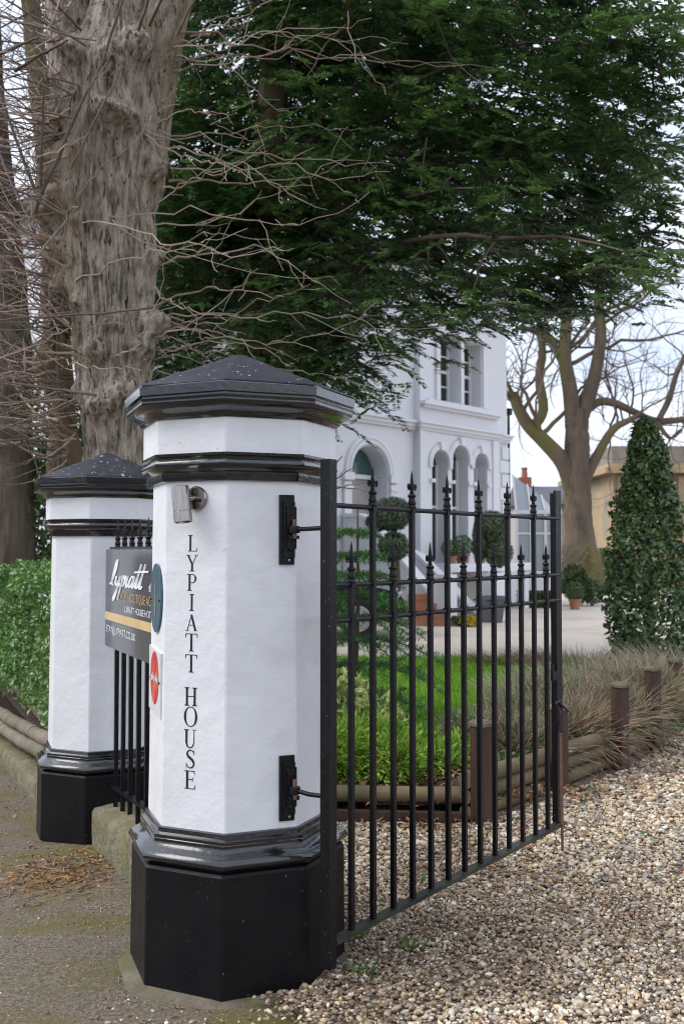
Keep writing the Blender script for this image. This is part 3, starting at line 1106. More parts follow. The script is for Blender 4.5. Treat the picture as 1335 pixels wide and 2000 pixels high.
# hinges: plate on the pillar face + eye arm
n1, r1 = face_frame(1)
for zc, hh, name in ((1.52, .118, 'upper'), (.655, .108, 'lower')):
    hg = thing('gate_hinge', f'{name} black iron hinge plate bolted to the near pillar', 'hinge', on_face(1, .092, zc), 'gate hinges on the near pillar')
    A1 = np.stack([r1, up3, n1])
    mb = MB()
    mb.box(on_face(1, .086, zc, .005), (.026, hh, .0045), A1)
    obj('back_plate', mb, M['iron'], hg)
    mb = MB()
    mb.box(on_face(1, .092, zc, .0135), (.020, hh * .80, .0045), A1)
    mb.box(on_face(1, .098, zc + .006, .0215), (.017, hh * .60, .0040), A1)
    obj('hinge_leaf', mb, M['iron'], hg)
    for dz in (-hh * .88, hh * .45, -hh * .55):
        mb = MB()
        mb.lathe(on_face(1, .094, zc + dz, .009 if abs(dz) > hh * .8 else .025), [(.007, 0), (.005, .004), (0, .005)], 10, A1)
        obj('bolt', mb, M['steel'] if dz < -hh * .8 else M['iron'], hg, 40)
    pin = on_face(1, .102, zc, .044)
    mb = MB()
    mb.tube([pin - up3 * .030, pin + up3 * .034], .0075, 10)
    obj('pin', mb, M['rust'], hg, 60)
    mb = MB()
    mb.lathe(pin, [(.017, -.012), (.018, -.008), (.018, .008), (.017, .012)], 14)
    mb.box(on_face(1, .100, zc - .026, .034), (.017, .006, .014), A1)
    obj('eye', mb, M['iron'], hg, 40)
    e = gp(0, zc + .004 - (.0 if name == 'upper' else .012), 0) - unit(np.array([*(HP - pin[:2]), 0])) * .02
    mid = (pin + e) / 2 + (np.array([0, 0, -.004]) if name == 'lower' else 0)
    mb = MB()
    mb.tube([pin, mid, e, e + unit(np.array([*(HP - pin[:2]), 0])) * .02], .0078, 10)
    obj('arm', mb, M['iron'], hg, 60)

# ------------------------------------------------------------------ railing, plinth wall, sign
def stone_wall(name, label, spans, o0, o1, ztop, mt):
    mid_s = spans[0][0]
    t_ = thing(name, label, 'wall', wpt(mid_s, (o0 + o1) / 2, pave_z(mid_s) - .05))
    for (s0, s1) in spans:
        k = 26
        ss_ = np.linspace(s0 + .004, s1 - .004, k)
        prof = 11
        vv = []
        for s_ in ss_:
            zt = ztop(s_)
            zb_ = pave_z(s_) - .06
            rim = .018
            pr = [(o1, zb_), (o1 + .006, (zb_ + zt) / 2), (o1 + .002, zt - rim * 2), (o1 - rim * .5, zt - rim * .5), (o1 - rim * 2, zt), ((o0 + o1) / 2, zt + .006), (o0 + rim * 2, zt), (o0 + rim * .4, zt - rim * .5), (o0, zt - rim * 2), (o0, (zb_ + zt) / 2), (o0, zb_)]
            for o_, z_ in pr:
                vv.append(wpt(s_, o_, z_))
        vv = np.array(vv)
        nn = fbm(vv * 9, 3, 4) - .5
        vv = vv + np.stack([nn * .045 * WN[0], nn * .045 * WN[1], (fbm(vv * 7 + 9, 3, 8) - .5) * .04], -1)
        ff = [(i_ * prof + j, i_ * prof + j + 1, (i_ + 1) * prof + j + 1, (i_ + 1) * prof + j) for i_ in range(k - 1) for j in range(prof - 1)]
        ff += [tuple(range(prof))[::-1], tuple((k - 1) * prof + j for j in range(prof))]
        obj('stone', MB().add(vv, ff), mt, t_, 45)
    return t_


stone_wall('stone_plinth_wall', 'low mossy stone kerb under the black railing between pillars', [(.36, 1.14), (1.14, 1.96)], -.11, .135, lambda s_: .225 - .066 * s_, M['stone'])
stone_wall('stone_kerb', 'mossy stone kerb running along the pavement below the hedge', [(2.62, 3.5), (3.5, 4.7), (4.7, 5.8), (5.8, 7.4)], -.12, .21, lambda s_: .15 - .068 * s_, M['stone'])

rl = thing('iron_railing', 'black iron railing with spear finials between the two pillars', 'railing', wpt(1.15, .03, .15))
rl0 = loc_of(rl)
rbz = lambda s_: .335 - .072 * s_
mb = MB()
mb.bar(wpt(.34, .03, rbz(.34)), wpt(1.975, .03, rbz(1.975)), .04, .012, np.array([*WN, 0]))
obj('bottom_rail', mb, M['iron'], rl)
mb = MB()
mb.bar(wpt(.33, .03, 1.462), wpt(1.995, .03, 1.462), .035, .012, np.array([*WN, 0]))
obj('top_rail', mb, M['iron'], rl)
wang = math.atan2(WD[1], WD[0])
for k in range(10):
    s_ = 1.875 - .165 * k
    foot = .222 - .066 * s_
    mb = MB()
    mb.box((0, 0, (1.462 - foot) / 2), (.0105, .0105, (1.462 - foot) / 2))
    me = bpy.data.meshes.new('bar')
    v_, f_ = mb.arrays()
    me.from_pydata(v_.tolist(), [], f_)
    me.materials.append(M['iron'])
    b = inst('bar', me, rl, wpt(s_, .03, foot) - rl0, wang)
    inst('finial', FIN, b, (0, 0, 1.474 - foot), R(random.uniform(-6, 6)))

# sign panel
so_ = .082
SA, SB_ = 1.925, .36
sg3, sgn3 = np.array([*(-WD), 0]), np.array([*WN, 0])      # reading direction: from far pillar to near
SZT, SZB = 1.455, .945


def sp(u_, z, o_=0.):
    """u from the far edge of the sign"""
    return wpt(SA - u_, so_ + o_, z)


sign = thing('hotel_sign', 'dark grey hotel sign with white script lettering fixed on the railing', 'sign', sp(.78, .945))
mb = MB()
mb.box(sp((SA - SB_) / 2, (SZT + SZB) / 2, -.010), ((SA - SB_) / 2, .010, (SZT - SZB) / 2), (sg3, sgn3, up3))
obj('panel', mb, M['signboard'], sign)
mb = MB()
mb.box(sp((SA - SB_) / 2, 1.106, .001), ((SA - SB_) / 2 - .002, .0008, .021), (sg3, sgn3, up3))
obj('gold_band', mb, M['goldband'], sign)
for s_ in (.4, 1.1):
    mb = MB()
    mb.box(sp(s_, 1.40, -.032), (.02, .011, .012), (sg3, sgn3, up3))
    obj('bracket', mb, M['iron'], sign)


def text_mesh(name, body, u0, z, h_, wscale, m_, parent, target_w=None):
    cu = bpy.data.curves.new(name, 'FONT')
    cu.body = body
    cu.size = 1.0
    cu.resolution_u = 4
    tmp = bpy.data.objects.new('tmp', cu)
    C.objects.link(tmp)
    dg = bpy.context.evaluated_depsgraph_get()
    me_ = bpy.data.meshes.new_from_object(tmp.evaluated_get(dg))
    n_ = len(me_.vertices)
    co = np.zeros(n_ * 3)
    me_.vertices.foreach_get('co', co)
    co = co.reshape(-1, 3)
    k_ = h_ / .7
    x_ = co[:, 0] * k_ * wscale
    if target_w:
        x_ = co[:, 0] / co[:, 0].max() * target_w
    vv = np.array([sp(u0 + a_, z + b_ * k_, .0012) for a_, b_ in zip(x_, co[:, 1])])
    fs = [tuple(p.vertices) for p in me_.polygons]
    bpy.data.objects.remove(tmp)
    bpy.data.meshes.remove(me_)
    return obj(name, MB().add(vv, fs), m_, parent, kind='stuff')


text_mesh('tagline', 'LUXURY BOUTIQUE ACCOMMODATION', .30, 1.200, .044, .9, M['signgold'], sign, 1.16)
text_mesh('address', 'LYPIATT HOUSE HOTEL CH', .46, 1.147, .031, .9, M['signwhite'], sign, .66)
text_mesh('email', 'STAY@LYPIATT.CO.UK', .03, 1.022, .036, .9, M['signwhite'], sign, .66)

# flowing script "lypiatt house" drawn as brush strokes, x-height 1
SCRIPT = {
    'l': ([(-.1, .1), (.15, .5), (.35, 1.6), (.30, 2.35), (.18, 2.1), (.12, 1.0), (.18, .15), (.42, .12)], .55),
    'y': ([(0, .95), (.02, .35), (.18, .08), (.36, .45), (.45, .98), (.40, .2), (.32, -.9), (.20, -1.35), (.12, -1.05), (.40, -.1), (.62, .3)], .62),
    'p': ([(.05, .6), (.15, 1.0), (.12, 0), (.06, -1.2), (.12, .2), (.3, .95), (.46, .8), (.42, .2), (.22, .05), (.5, .2)], .58),
    'i': ([(.0, .3), (.12, .98), (.10, .2), (.2, .05), (.36, .35)], .36),
    'a': ([(.42, .9), (.2, 1.0), (.03, .5), (.12, .05), (.32, .3), (.45, .95), (.43, .2), (.52, .05), (.66, .35)], .64),
    't': ([(.0, .3), (.2, 1.2), (.26, 2.1), (.18, 1.0), (.16, .2), (.28, .05), (.42, .3)], .40),
    'h': ([(0, .2), (.25, 1.4), (.28, 2.3), (.16, 1.9), (.08, .0), (.14, .5), (.32, .95), (.42, .75), (.40, .15), (.52, .05), (.64, .3)], .64),
    'o': ([(.3, .95), (.08, .7), (.06, .2), (.25, .03), (.42, .35), (.38, .85), (.28, .95), (.6, .85)], .58),
    'u': ([(0, .9), (.02, .2), (.14, .05), (.3, .4), (.38, .95), (.36, .2), (.48, .05), (.60, .35)], .60),
    's': ([(0, .1), (.25, .95), (.3, 1.05), (.32, .5), (.2, .05), (.05, .15), (.5, .3)], .48),
    'e': ([(.05, .4), (.3, .6), (.34, .9), (.2, .98), (.06, .5), (.14, .08), (.35, .12), (.5, .4)], .50),
}


def catmull(p, k=5):
    p = V3(p)
    q_ = np.concatenate([[2 * p[0] - p[1]], p, [2 * p[-1] - p[-2]]])
    o_ = []
    for i_ in range(1, len(q_) - 2):
        for j in range(k):
            t_ = j / k
            o_.append(.5 * (2 * q_[i_] + (q_[i_ + 1] - q_[i_ - 1]) * t_ + (2 * q_[i_ - 1] - 5 * q_[i_] + 4 * q_[i_ + 1] - q_[i_ + 2]) * t_ ** 2 + (3 * q_[i_] - q_[i_ - 1] - 3 * q_[i_ + 1] + q_[i_ + 2]) * t_ ** 3))
    o_.append(p[-1])
    return np.array(o_)


def script_word(name, word, u0, z0, xh, wx, parent):
    mb_ = MB()
    x = 0
    cross = []
    for ch in word:
        st, adv = SCRIPT[ch]
        p = catmull([(a_ + x, b_) for a_, b_ in st])
        if ch == 't':
            cross.append(x)
        tg = unit(np.gradient(p, axis=0))
        nn = np.stack([-tg[:, 1], tg[:, 0]], -1)
        wd = .045 + .045 * np.abs(tg[:, 1])
        a_ = p + nn * wd[:, None]
        b_ = p - nn * wd[:, None]
        mk = lambda q_, o_: np.array([sp(u0 + (g_[0] + g_[1] * .26) * wx, z0 + g_[1] * xh, o_) for g_ in q_])
        k_ = len(p)
        lift = .004
        vv = np.concatenate([mk(a_, lift), mk(b_, lift), mk(a_, .0004), mk(b_, .0004)])
        ff = []
        for i_ in range(k_ - 1):
            ff += [(i_, i_ + 1, k_ + i_ + 1, k_ + i_), (i_, 2 * k_ + i_, 2 * k_ + i_ + 1, i_ + 1), (k_ + i_, k_ + i_ + 1, 3 * k_ + i_ + 1, 3 * k_ + i_)]
        mb_.add(vv, ff)
        x += adv
    if cross:
        a_, b_ = cross[0] - .25, cross[-1] + .75
        q_ = [(a_, 1.32), (b_, 1.45), (b_, 1.62), (a_, 1.46)]
        mb_.prism([(u0 + (g_[0] + g_[1] * .26) * wx, z0 + g_[1] * xh) for g_ in q_], sp(0, 0, .0048), sg3, up3, sgn3, .0012)
    o_ = obj(name, mb_, M['signwhite'], parent)
    # strokes stand slightly proud of the panel, like cut letters
    return o_


script_word('script_word', 'lypiatt', .13, 1.268, .056, .19, sign)
script_word('script_word', 'house', .95, 1.268, .056, .19, sign)

# ------------------------------------------------------------------ timber edging of the planted bed
def log_mesh(mb_, a, b, r_, k=9, n=12):
    p = wiggle(a, b, k, .006, 0)
    mb_.tube(p, r_ * rng.uniform(.93, 1.07, k), n)


bed = thing('log_edging', 'stacked round log edging retaining the planted bed beside the drive', 'edging', (1.2, 5.8, 0))
nrows = [2, 3, 3, 3, 3, 3]
for i_ in range(len(LOGA) - 1):
    a, b = LOGA[i_], LOGA[i_ + 1]
    d_ = unit(b - a)
    nb = np.array([-d_[1], d_[0]]) * .085
    for j in range(nrows[i_]):
        r_ = .043
        z_ = .07 + j * .083
        if i_ == 0 and j == 0:
            continue
        mb = MB()
        ex = .03
        log_mesh(mb, [*(a + nb - d_ * ex), z_], [*(b + nb + d_ * ex * rng.uniform(-.6, 1)), z_ + rng.uniform(-.006, .006)], r_)
        obj('log', mb, M['log'], bed, 60)
a, b = LOGA[0], LOGA[1]
mb = MB()
mb.bar([*(a + V3([0, .02])), .055], [*(b + V3([-.08, .02])), .05], .05, .05)
obj('plank', mb, M['post'], bed)

ptops = ['front brown timber post seen through the gate bars at the bed corner', 'brown timber post half hidden behind the gate end stile',
         'brown timber post with mossy cap right of the gate', 'second brown timber post beyond the gate along the log edging', 'farthest brown timber post at the right picture edge']
for (x, y), lab, hgt in zip(LOGA[1:6], ptops, (.53, .52, .56, .585, .53)):
    t = thing('timber_post', lab, 'post', (x, y, 0), 'posts along the log edging')
    a_ = R(random.uniform(-8, 8)) + math.pi / 5
    A = np.stack([[math.cos(a_), math.sin(a_), 0], [-math.sin(a_), math.cos(a_), 0], up3])
    A[2] = unit(A[2] + np.array([random.uniform(-.02, .02), random.uniform(-.02, .02), 0]))
    mb = MB()
    mb.box(np.array([x, y, 0]) + A[2] * hgt * .47, (.041, .041, hgt * .53), A)
    obj('post', mb, M['post'], t)
    mb = MB()
    c_ = np.array([x, y, 0]) + A[2] * (hgt + .012)
    h4 = [(-.049, -.049), (.049, -.049), (.049, .049), (-.049, .049)]
    vv = [c_ + A[0] * p_ + A[1] * q_ - A[2] * .010 for p_, q_ in h4] + [c_ + A[0] * p_ + A[1] * q_ + A[2] * .006 for p_, q_ in h4] + [c_ + A[0] * p_ * .75 + A[1] * q_ * .75 + A[2] * .020 for p_, q_ in h4]
    mb.add(vv, [(3, 2, 1, 0), (0, 1, 5, 4), (1, 2, 6, 5), (2, 3, 7, 6), (3, 0, 4, 7), (4, 5, 9, 8), (5, 6, 10, 9), (6, 7, 11, 10), (7, 4, 8, 11), (8, 9, 10, 11)])
    obj('cap', mb, M['postcap'], t)

# raised soil of the bed
xs_ = np.linspace(-.95, 4.0, 70)
us_ = np.linspace(0, 1, 26)
Xg, Ug = np.meshgrid(xs_, us_, indexing='ij')
pts = np.array(LOGA)
y0_ = np.interp(Xg, pts[:, 0], pts[:, 1]) + .07 + np.where(Xg > .73, .03, 0)
Yg = y0_ + Ug * 1.35
Zg = np.interp(Ug, [0, .06, .4, .9, 1], [.10, .17, .25, .14, .06]) + .05 * (fbm(np.stack([Xg * 5, Yg * 5, Xg * 0], -1).reshape(-1, 3), 3, 2).reshape(Xg.shape) - .5)
n, m = Xg.shape
i = np.arange((n - 1) * m).reshape(n - 1, m)[:, :-1].ravel()
struct(obj('planting_bed', (np.stack([Xg, Yg, Zg], -1).reshape(-1, 3), np.stack([i, i + m, i + m + 1, i + 1], -1)), M['soil'], smooth=180))


def bed_z(x, y):
    u_ = (y - np.interp(x, pts[:, 0], pts[:, 1]) - .08) / 1.35
    return np.interp(u_, [0, .06, .4, .9, 1], [.10, .17, .25, .14, .06])


# dead leaves on the bed and in corners
def litter(name, label, c_, spread, n_, L_, mt, zf, needles=False):
    p = c_ + rng.normal(0, 1, (n_, 2)) * spread
    if needles:
        d_ = rdir(n_)
        d_[:, 2] *= .15
        z_ = zf(p[:, 0], p[:, 1]) + .005
        m_ = blades(np.stack([p[:, 0], p[:, 1], z_], -1), d_, rng.uniform(.5, 1.3, n_) * L_, L_ * .07, rng.normal(0, .15, (n_, 3)) * L_ * np.array([1, 1, .2]))
    else:
        d_ = rdir(n_)
        d_[:, 2] *= .3
        nr = rdir(n_) * .45 + np.array([0, 0, 1])
        z_ = zf(p[:, 0], p[:, 1]) + L_ * .25
        m_ = leaves(np.stack([p[:, 0], p[:, 1], z_], -1), d_, nr, rng.uniform(.5, 1.2, n_) * L_, rng.uniform(.3, .7, n_) * L_, .35)
    return tag(obj(name, m_, mt), label, 'leaf litter', kind='stuff')


litter('leaf_litter', 'dry brown leaves lying on the soil of the planted bed', V3([.45, 5.62]), V3([.55, .12]), 700, .05, M['leaflitter'], bed_z)
litter('leaf_litter', 'reddish dead leaves gathered along the drive edge below the logs', V3([.35, 5.16]), V3([.5, .06]), 160, .045, M['leaflitter'], lambda x, y: gravel_z(x, y) + .01)
pvz = lambda x, y: pave_z(along(np.stack([x, y], -1)))
lc = wpt(1.55, .40, 0)[:2]
litter('leaf_litter', 'brown leaf scraps on the pavement between the two pillars', lc, V3([.16, .22]), 330, .028, M['leaflitter'], pvz)
litter('fallen_needles', 'orange conifer needles on the pavement between the two pillars', wpt(1.35, .38, 0)[:2], V3([.17, .2]), 500, .075, M['needle'], pvz, True)
litter('pavement_litter', 'small dry twigs and bits scattered over the left pavement', wpt(1.0, .75, 0)[:2], V3([.6, 1.0]), 420, .03, M['needle'], pvz, True)
litter('leaf_litter', 'brown leaf debris along the foot of the stone kerb at the left', wpt(3.9, .42, 0)[:2], V3([.55, .9]), 420, .03, M['leaflitter'], pvz)
litter('leaf_litter', 'brown leaf bits at the foot of the near pillar plinth', V3([-.62, 3.14]), V3([.22, .10]), 120, .018, M['leaflitter'], pvz)
litter('brown_debris', 'brown needles and bits lying in the gravel before the gate', V3([.95, 4.2]), V3([.35, .32]), 700, .05, M['leaflitter'], lambda x, y: gravel_z(x, y) + .012, True)


# ------------------------------------------------------------------ planting inside the gate
def ball_points(n_, c_, rad, shell=.55, flat=None):
    d_ = rdir(n_)
    r_ = (shell + (1 - shell) * rng.random(n_) ** .6)
    lump = .78 + .44 * fbm(d_ * 1.9 + V3(c_) * 3.1, 3, 31)
    return V3(c_) + d_ * r_[:, None] * lump[:, None] * V3(rad), d_


def leafy(name, label, cat, base, blobs, mt, L_, W_, dens, group=None, up=.35, stem=True, fold=.2, spread=.8, parts='foliage'):
    """shrub: blobs = [(centre, radii)]"""
    t_ = thing(name, label, cat, base, group)
    ms = []
    for c_, rd in blobs:
        rd = V3(rd)
        area = (rd[0] * rd[1] + rd[1] * rd[2] + rd[0] * rd[2])
        n_ = int(dens * area)
        p, d_ = ball_points(n_, c_, rd)
        fw = unit(d_ * spread + rdir(n_) * .8 + np.array([0, 0, up]))
        nr = unit(d_ * .6 + rdir(n_) * .6 + np.array([0, 0, .6]))
        ms.append(leaves(p, fw, nr, rng.uniform(.7, 1.3, n_) * L_, rng.uniform(.7, 1.3, n_) * W_, fold))
    obj(parts, cat_mesh(ms), mt, t_)
    if stem:
        mb_ = MB()
        for c_, rd in blobs:
            for _ in range(5):
                e_ = V3(c_) + rdir(1)[0] * V3(rd) * .7
                mb_.tube(wiggle(V3(base) + np.array([random.uniform(-.03, .03), random.uniform(-.03, .03), 0]), e_, 7, .05), np.linspace(.012, .004, 7), 5, cap=False)
        obj('stem', mb_, M['twigdark'], t_)
    return t_


# lime-green juniper along the front of the bed, sprays of needles
def juniper(name, label, base, blobs, n_, mt, Ls=.11):
    t_ = thing(name, label, 'shrub', base)
    ms = []
    tot = sum(rd[0] * rd[2] for c_, rd in blobs)
    for c_, rd in blobs:
        k = int(n_ * rd[0] * rd[2] / tot)
        p, d_ = ball_points(k, c_, rd, .35)
        ax_ = unit(d_ * np.array([1, 1, .5]) + np.array([0, -.1, .02]) + rdir(k) * .8)
        for j in range(9):
            f_ = j / 8
            sd = unit(np.cross(ax_, rdir(k)))
            cc_ = p + ax_ * (Ls * f_)[..., None] if np.ndim(Ls) else p + ax_ * Ls * f_ + sd * .012 * (1 - f_)
            fw = unit(ax_ + sd * (.9 - .5 * f_))
            cc_[:, 2] += -.03 * f_ * f_
            ms.append(leaves(cc_ + fw * .02, fw, rdir(k), rng.uniform(.03, .055, k), rng.uniform(.010, .016, k), .2))
    obj('foliage', cat_mesh(ms), mt, t_)
    mb_ = MB()
    for c_, rd in blobs:
        for _ in range(6):
            mb_.tube(wiggle(V3(base), V3(c_) + rdir(1)[0] * V3(rd) * .7, 7, .05), np.linspace(.014, .004, 7), 5, cap=False)
    obj('stem', mb_, M['twigdark'], t_)
    return t_


juniper('juniper_shrub', 'bright lime green juniper behind the left gate bars', (.15, 5.95, .18),
        [((-.04, 5.78, .27), (.24, .22, .15)), ((.26, 5.72, .25), (.22, .20, .12)), ((.50, 5.80, .21), (.18, .2, .09)), ((.12, 5.98, .30), (.26, .2, .13)), ((-.35, 5.9, .30), (.3, .25, .18)), ((.66, 6.05, .20), (.16, .18, .09)), ((.38, 5.95, .26), (.16, .16, .1))],
        5200, M['gold'])
leafy('variegated_shrub', 'cream and green variegated shrub behind the lime juniper', 'shrub', (.1, 6.55, .15),
      [((-.06, 6.5, .48), (.25, .24, .22)), ((.20, 6.45, .38), (.20, .2, .16)), ((-.35, 6.6, .48), (.3, .3, .26)), ((.36, 6.4, .32), (.12, .14, .10))], M['varieg'], .06, .032, 3000)


# young fir with open whorls
def fir(name, label, base, H_, whorls, mt, seed=1):
    t_ = thing(name, label, 'tree', base)
    b_ = V3(base)
    mb_ = MB()
    mb_.tube(wiggle(b_, b_ + np.array([.04, 0, H_]), 14, .01), np.linspace(.03, .006, 14), 7)
    ms = []
    br = MB()
    for z_, L_, nb_ in whorls:
        a0 = rng.uniform(0, 6.28)
        for k in range(nb_):
            a_ = a0 + k * 2 * math.pi / nb_ + rng.uniform(-.25, .25)
            dr = np.array([math.cos(a_), math.sin(a_), 0])
            LL = L_ * rng.uniform(.8, 1.15)
            st = b_ + np.array([.04 * z_ / H_, 0, z_])
            kk = 10
            tt = np.linspace(0, 1, kk)[:, None]
            p = st + dr * LL * tt + np.array([0, 0, 1]) * LL * (.16 * tt - .46 * tt ** 2)
            br.tube(p, np.linspace(.009, .003, kk), 5, cap=False)
            axes = [(p, LL)]
            for j in range(2, kk - 1):
                for sg in (-1, 1):
                    sd = np.array([-dr[1], dr[0], 0]) * sg
                    l2 = LL * .42 * (1 - j / kk) + .05
                    e_ = p[j] + unit(sd * .8 + dr * .75 + np.array([0, 0, rng.uniform(-.35, .15)])) * l2
                    axes.append((p[j] + (e_ - p[j]) * np.linspace(0, 1, 6)[:, None], l2))
            for ax_, l_ in axes:
                n_ = int(l_ / .0042)
                tt2 = rng.random(n_)
                seg = np.linspace(0, 1, len(ax_))
                c_ = np.stack([np.interp(tt2, seg, ax_[:, q_]) for q_ in range(3)], -1)
                dv = unit(ax_[-1] - ax_[0])
                sd = unit(np.cross(dv, up3)) * rng.choice([-1, 1], n_)[:, None]
                fw = unit(dv * .55 + sd * .9 + np.array([0, 0, .25]) + rdir(n_) * .8)
                ms.append(leaves(c_ + fw * .016 + rng.normal(0, .008, (n_, 3)), fw, up3 + rdir(n_) * .2, rng.uniform(.028, .048, n_), .0095, .1))
    obj('trunk', mb_, M['barkdark'], t_, 60)
    br_o = obj('branches', br, M['twigdark'], t_)
    br_o['kind'] = 'stuff'
    obj('foliage', cat_mesh(ms), mt, t_)
    return t_


fb = at(688, 1390, 7.9)
fir('young_fir', 'young open branched fir tree growing behind the left gate bars', (fb[0], 7.9, .12), at(680, 985, 7.9)[2] - .12,
    [(.18, .80, 7), (.42, .75, 8), (.62, .66, 7), (.80, .52, 7), (.98, .44, 6), (1.14, .36, 6), (1.30, .27, 5), (1.48, .2, 5)], M['fir'])


# lavender and grasses of the bed
def lavender(name, label, c_, rad, h_, n_, mixr, grp):
    t_ = thing(name, label, 'lavender', (c_[0], c_[1], c_[2]), grp)
    out_m = {}
    for key, frac, w_, lh in (('lavender', mixr[0], .008, .8), ('drystem', mixr[1], .0062, 1.05)):
        k = int(n_ * frac)
        rr_ = np.sqrt(rng.random(k)) * .75
        a_ = rng.uniform(0, 6.28, k)
        off = np.stack([np.cos(a_) * rr_ * rad, np.sin(a_) * rr_ * rad, 0 * rr_], -1)
        b_ = V3(c_) + off * .5
        d_ = unit(off / rad * 1.1 + np.array([0, 0, .6]) + rdir(k) * .9)
        L_ = h_ * lh * rng.uniform(.6, 1.2, k)
        bend = rdir(k) * L_[:, None] * .18 + np.array([0, 0, -.12]) * L_[:, None] + (rng.normal(0, .14, (k, 3)) * L_[:, None] + np.array([.03, -.05, -.06]) * L_[:, None] if key == 'drystem' else 0)
        if key == 'drystem':
            obj('dry_stems', blades(b_, d_, L_, w_, bend), M[key], t_)
        else:
            m1 = blades(b_, d_, L_, w_ * .8, bend)
            k2 = k * 6
            idx = rng.integers(0, k, k2)
            tt = rng.uniform(.45, 1, (k2, 1))
            p = b_[idx] + d_[idx] * L_[idx, None] * tt + bend[idx] * tt ** 2
            m2 = leaves(p, unit(d_[idx] + rdir(k2) * .6), rdir(k2), rng.uniform(.035, .07, k2), .009, .2)
            obj('foliage', cat_mesh([m1, m2]), M[key], t_)
    return t_


lav = [((1.10, 6.30, .2), .36, .42, 1300, (.45, .75), 'lavender clump right behind the gate end stile'),
       ((1.52, 6.75, .2), .46, .50, 2000, (.30, 1.0), 'lavender clump of brown dry stems leaning over the mossy capped post'),
       ((1.95, 7.35, .2), .50, .52, 2000, (.45, .9), 'lavender clump behind the second post right of the gate'),
       ((1.25, 7.05, .2), .42, .45, 1400, (.8, .4), 'silvery green lavender clump at the lawn corner'),
       ((1.75, 7.9, .18), .55, .55, 1600, (.8, .5), 'pale lavender clump behind the gate in the bed middle'),
       ((2.45, 8.2, .2), .6, .60, 2000, (.55, .8), 'lavender clump beside the farther brown posts'),
       ((.86, 6.6, .2), .30, .36, 800, (.8, .3), 'small silvery lavender clump beside the front timber post')]
for c_, rd, h_, n_, mxr, lab in lav:
    lavender('lavender_bush', lab, c_, rd, h_ * .74, int(n_ * 1.4), mxr, 'lavender clumps in the bed')


def tuft(name, label, c_, rad, h_, n_, mt, grp, w_=.007, lean=.35, cat='grass'):
    a_ = rng.uniform(0, 6.28, n_)
    rr_ = np.sqrt(rng.random(n_)) * rad
    b_ = V3(c_) + np.stack([np.cos(a_) * rr_, np.sin(a_) * rr_, 0 * a_], -1)
    d_ = unit(np.stack([np.cos(a_) * lean, np.sin(a_) * lean, np.ones(n_)], -1) + rdir(n_) * .25)
    L_ = h_ * rng.uniform(.5, 1.15, n_)
    bend = np.stack([np.cos(a_), np.sin(a_), -.9 * np.ones(n_)], -1) * (L_ * .28)[:, None]
    return tag(obj(name, blades(b_, d_, L_, w_, bend), mt, origin=c_), label, cat, grp)


gr_ = [((2.25, 9.2, .1), .55, .46, 1000, 'tuft of straw coloured grass below the dark holly cone'), ((2.95, 9.3, .1), .6, .52, 1200, 'tuft of straw coloured grass at the right picture edge'),
       ((1.75, 8.9, .1), .5, .36, 800, 'pale straw grass tuft just right of the gate end stile'), ((3.5, 10.1, .1), .6, .6, 900, 'straw grass tuft behind the farthest post')]
for c_, rd, h_, n_, lab in gr_:
    tuft('straw_grass', lab, c_, rd, h_, n_, M['straw'], 'straw grass tufts in the bed')
tuft('heather_clump', 'dark purplish twiggy heather clump beyond the lawn corner', (2.75, 11.6, .06), .7, .42, 1500, M['drystem'], None, .006, .8, 'heather')
tuft('heather_clump', 'twiggy heather clump between the lawn and the pale court', (1.95, 11.9, .06), .4, .36, 700, M['drystem'], None, .006, .8, 'heather')

# bulbs and weeds
wd_ = [((.04, 3.72), .10, 16, 'small green weed tuft at the foot of the gate hinge post'), ((.08, 3.38), .09, 12, 'green weed just in front of the gate hinge post foot'), ((.24, 3.62), .12, 14, 'long leaved bulb sprouting under the bottom rail near the hinge'),
       ((.33, 4.35), .10, 8, 'thin green shoot in the gravel behind the gate bars'), ((1.53, 4.98), .06, 9, 'small green sprout in the gravel right of the gate'),
       ((.02, 5.62), .24, 22, 'strap leaved bulb plant arching at the left log edge'), ((.92, 5.75), .24, 40, 'fresh green bulb leaves behind the front timber post'), ((1.32, 5.72), .16, 14, 'bulb leaves growing against the logs by the end stile'),
       ((2.52, 7.75), .3, 26, 'upright green bulb leaves between the two farthest posts'), ((.62, 5.72), .16, 16, 'short green shoots in the bed beside the front post')]
for (x, y), h_, n_, lab in wd_:
    zb_ = gravel_z(V3([x]), V3([y]))[0] if bed_side(x, y) < 0 else float(bed_z(x, y))
    tuft('bulb_leaves', lab, (x, y, zb_), .035 if h_ < .15 else .06, h_ * .8, n_, M['bulb'], 'bulb leaves and weeds', .012 if h_ < .2 else .016, .4, 'plant')

# lawn blades
n_ = 36000
y_ = rng.uniform(6.3, 12.5, n_)
x_ = rng.uniform(-.4, 3.4, n_)
lp = np.array([(.4, 6.2), (1.5, 7.0), (2.6, 8.6), (3.3, 11.2), (2.9, 12.4)])
k = (x_ < np.interp(y_, lp[:, 1], lp[:, 0]) - .03) & (x_ > -.05 * y_)
x_, y_ = x_[k], y_[k]
n_ = len(x_)
L_ = rng.uniform(.04, .085, n_)
o = obj('grass', blades(np.stack([x_, y_, np.full(n_, .098)], -1), rdir(n_) * .35 + up3, L_, .011, rng.normal(0, .018, (n_, 3))), M['grass'])
tag(o, 'bright green mown lawn grass behind the gate', 'grass', kind='stuff')


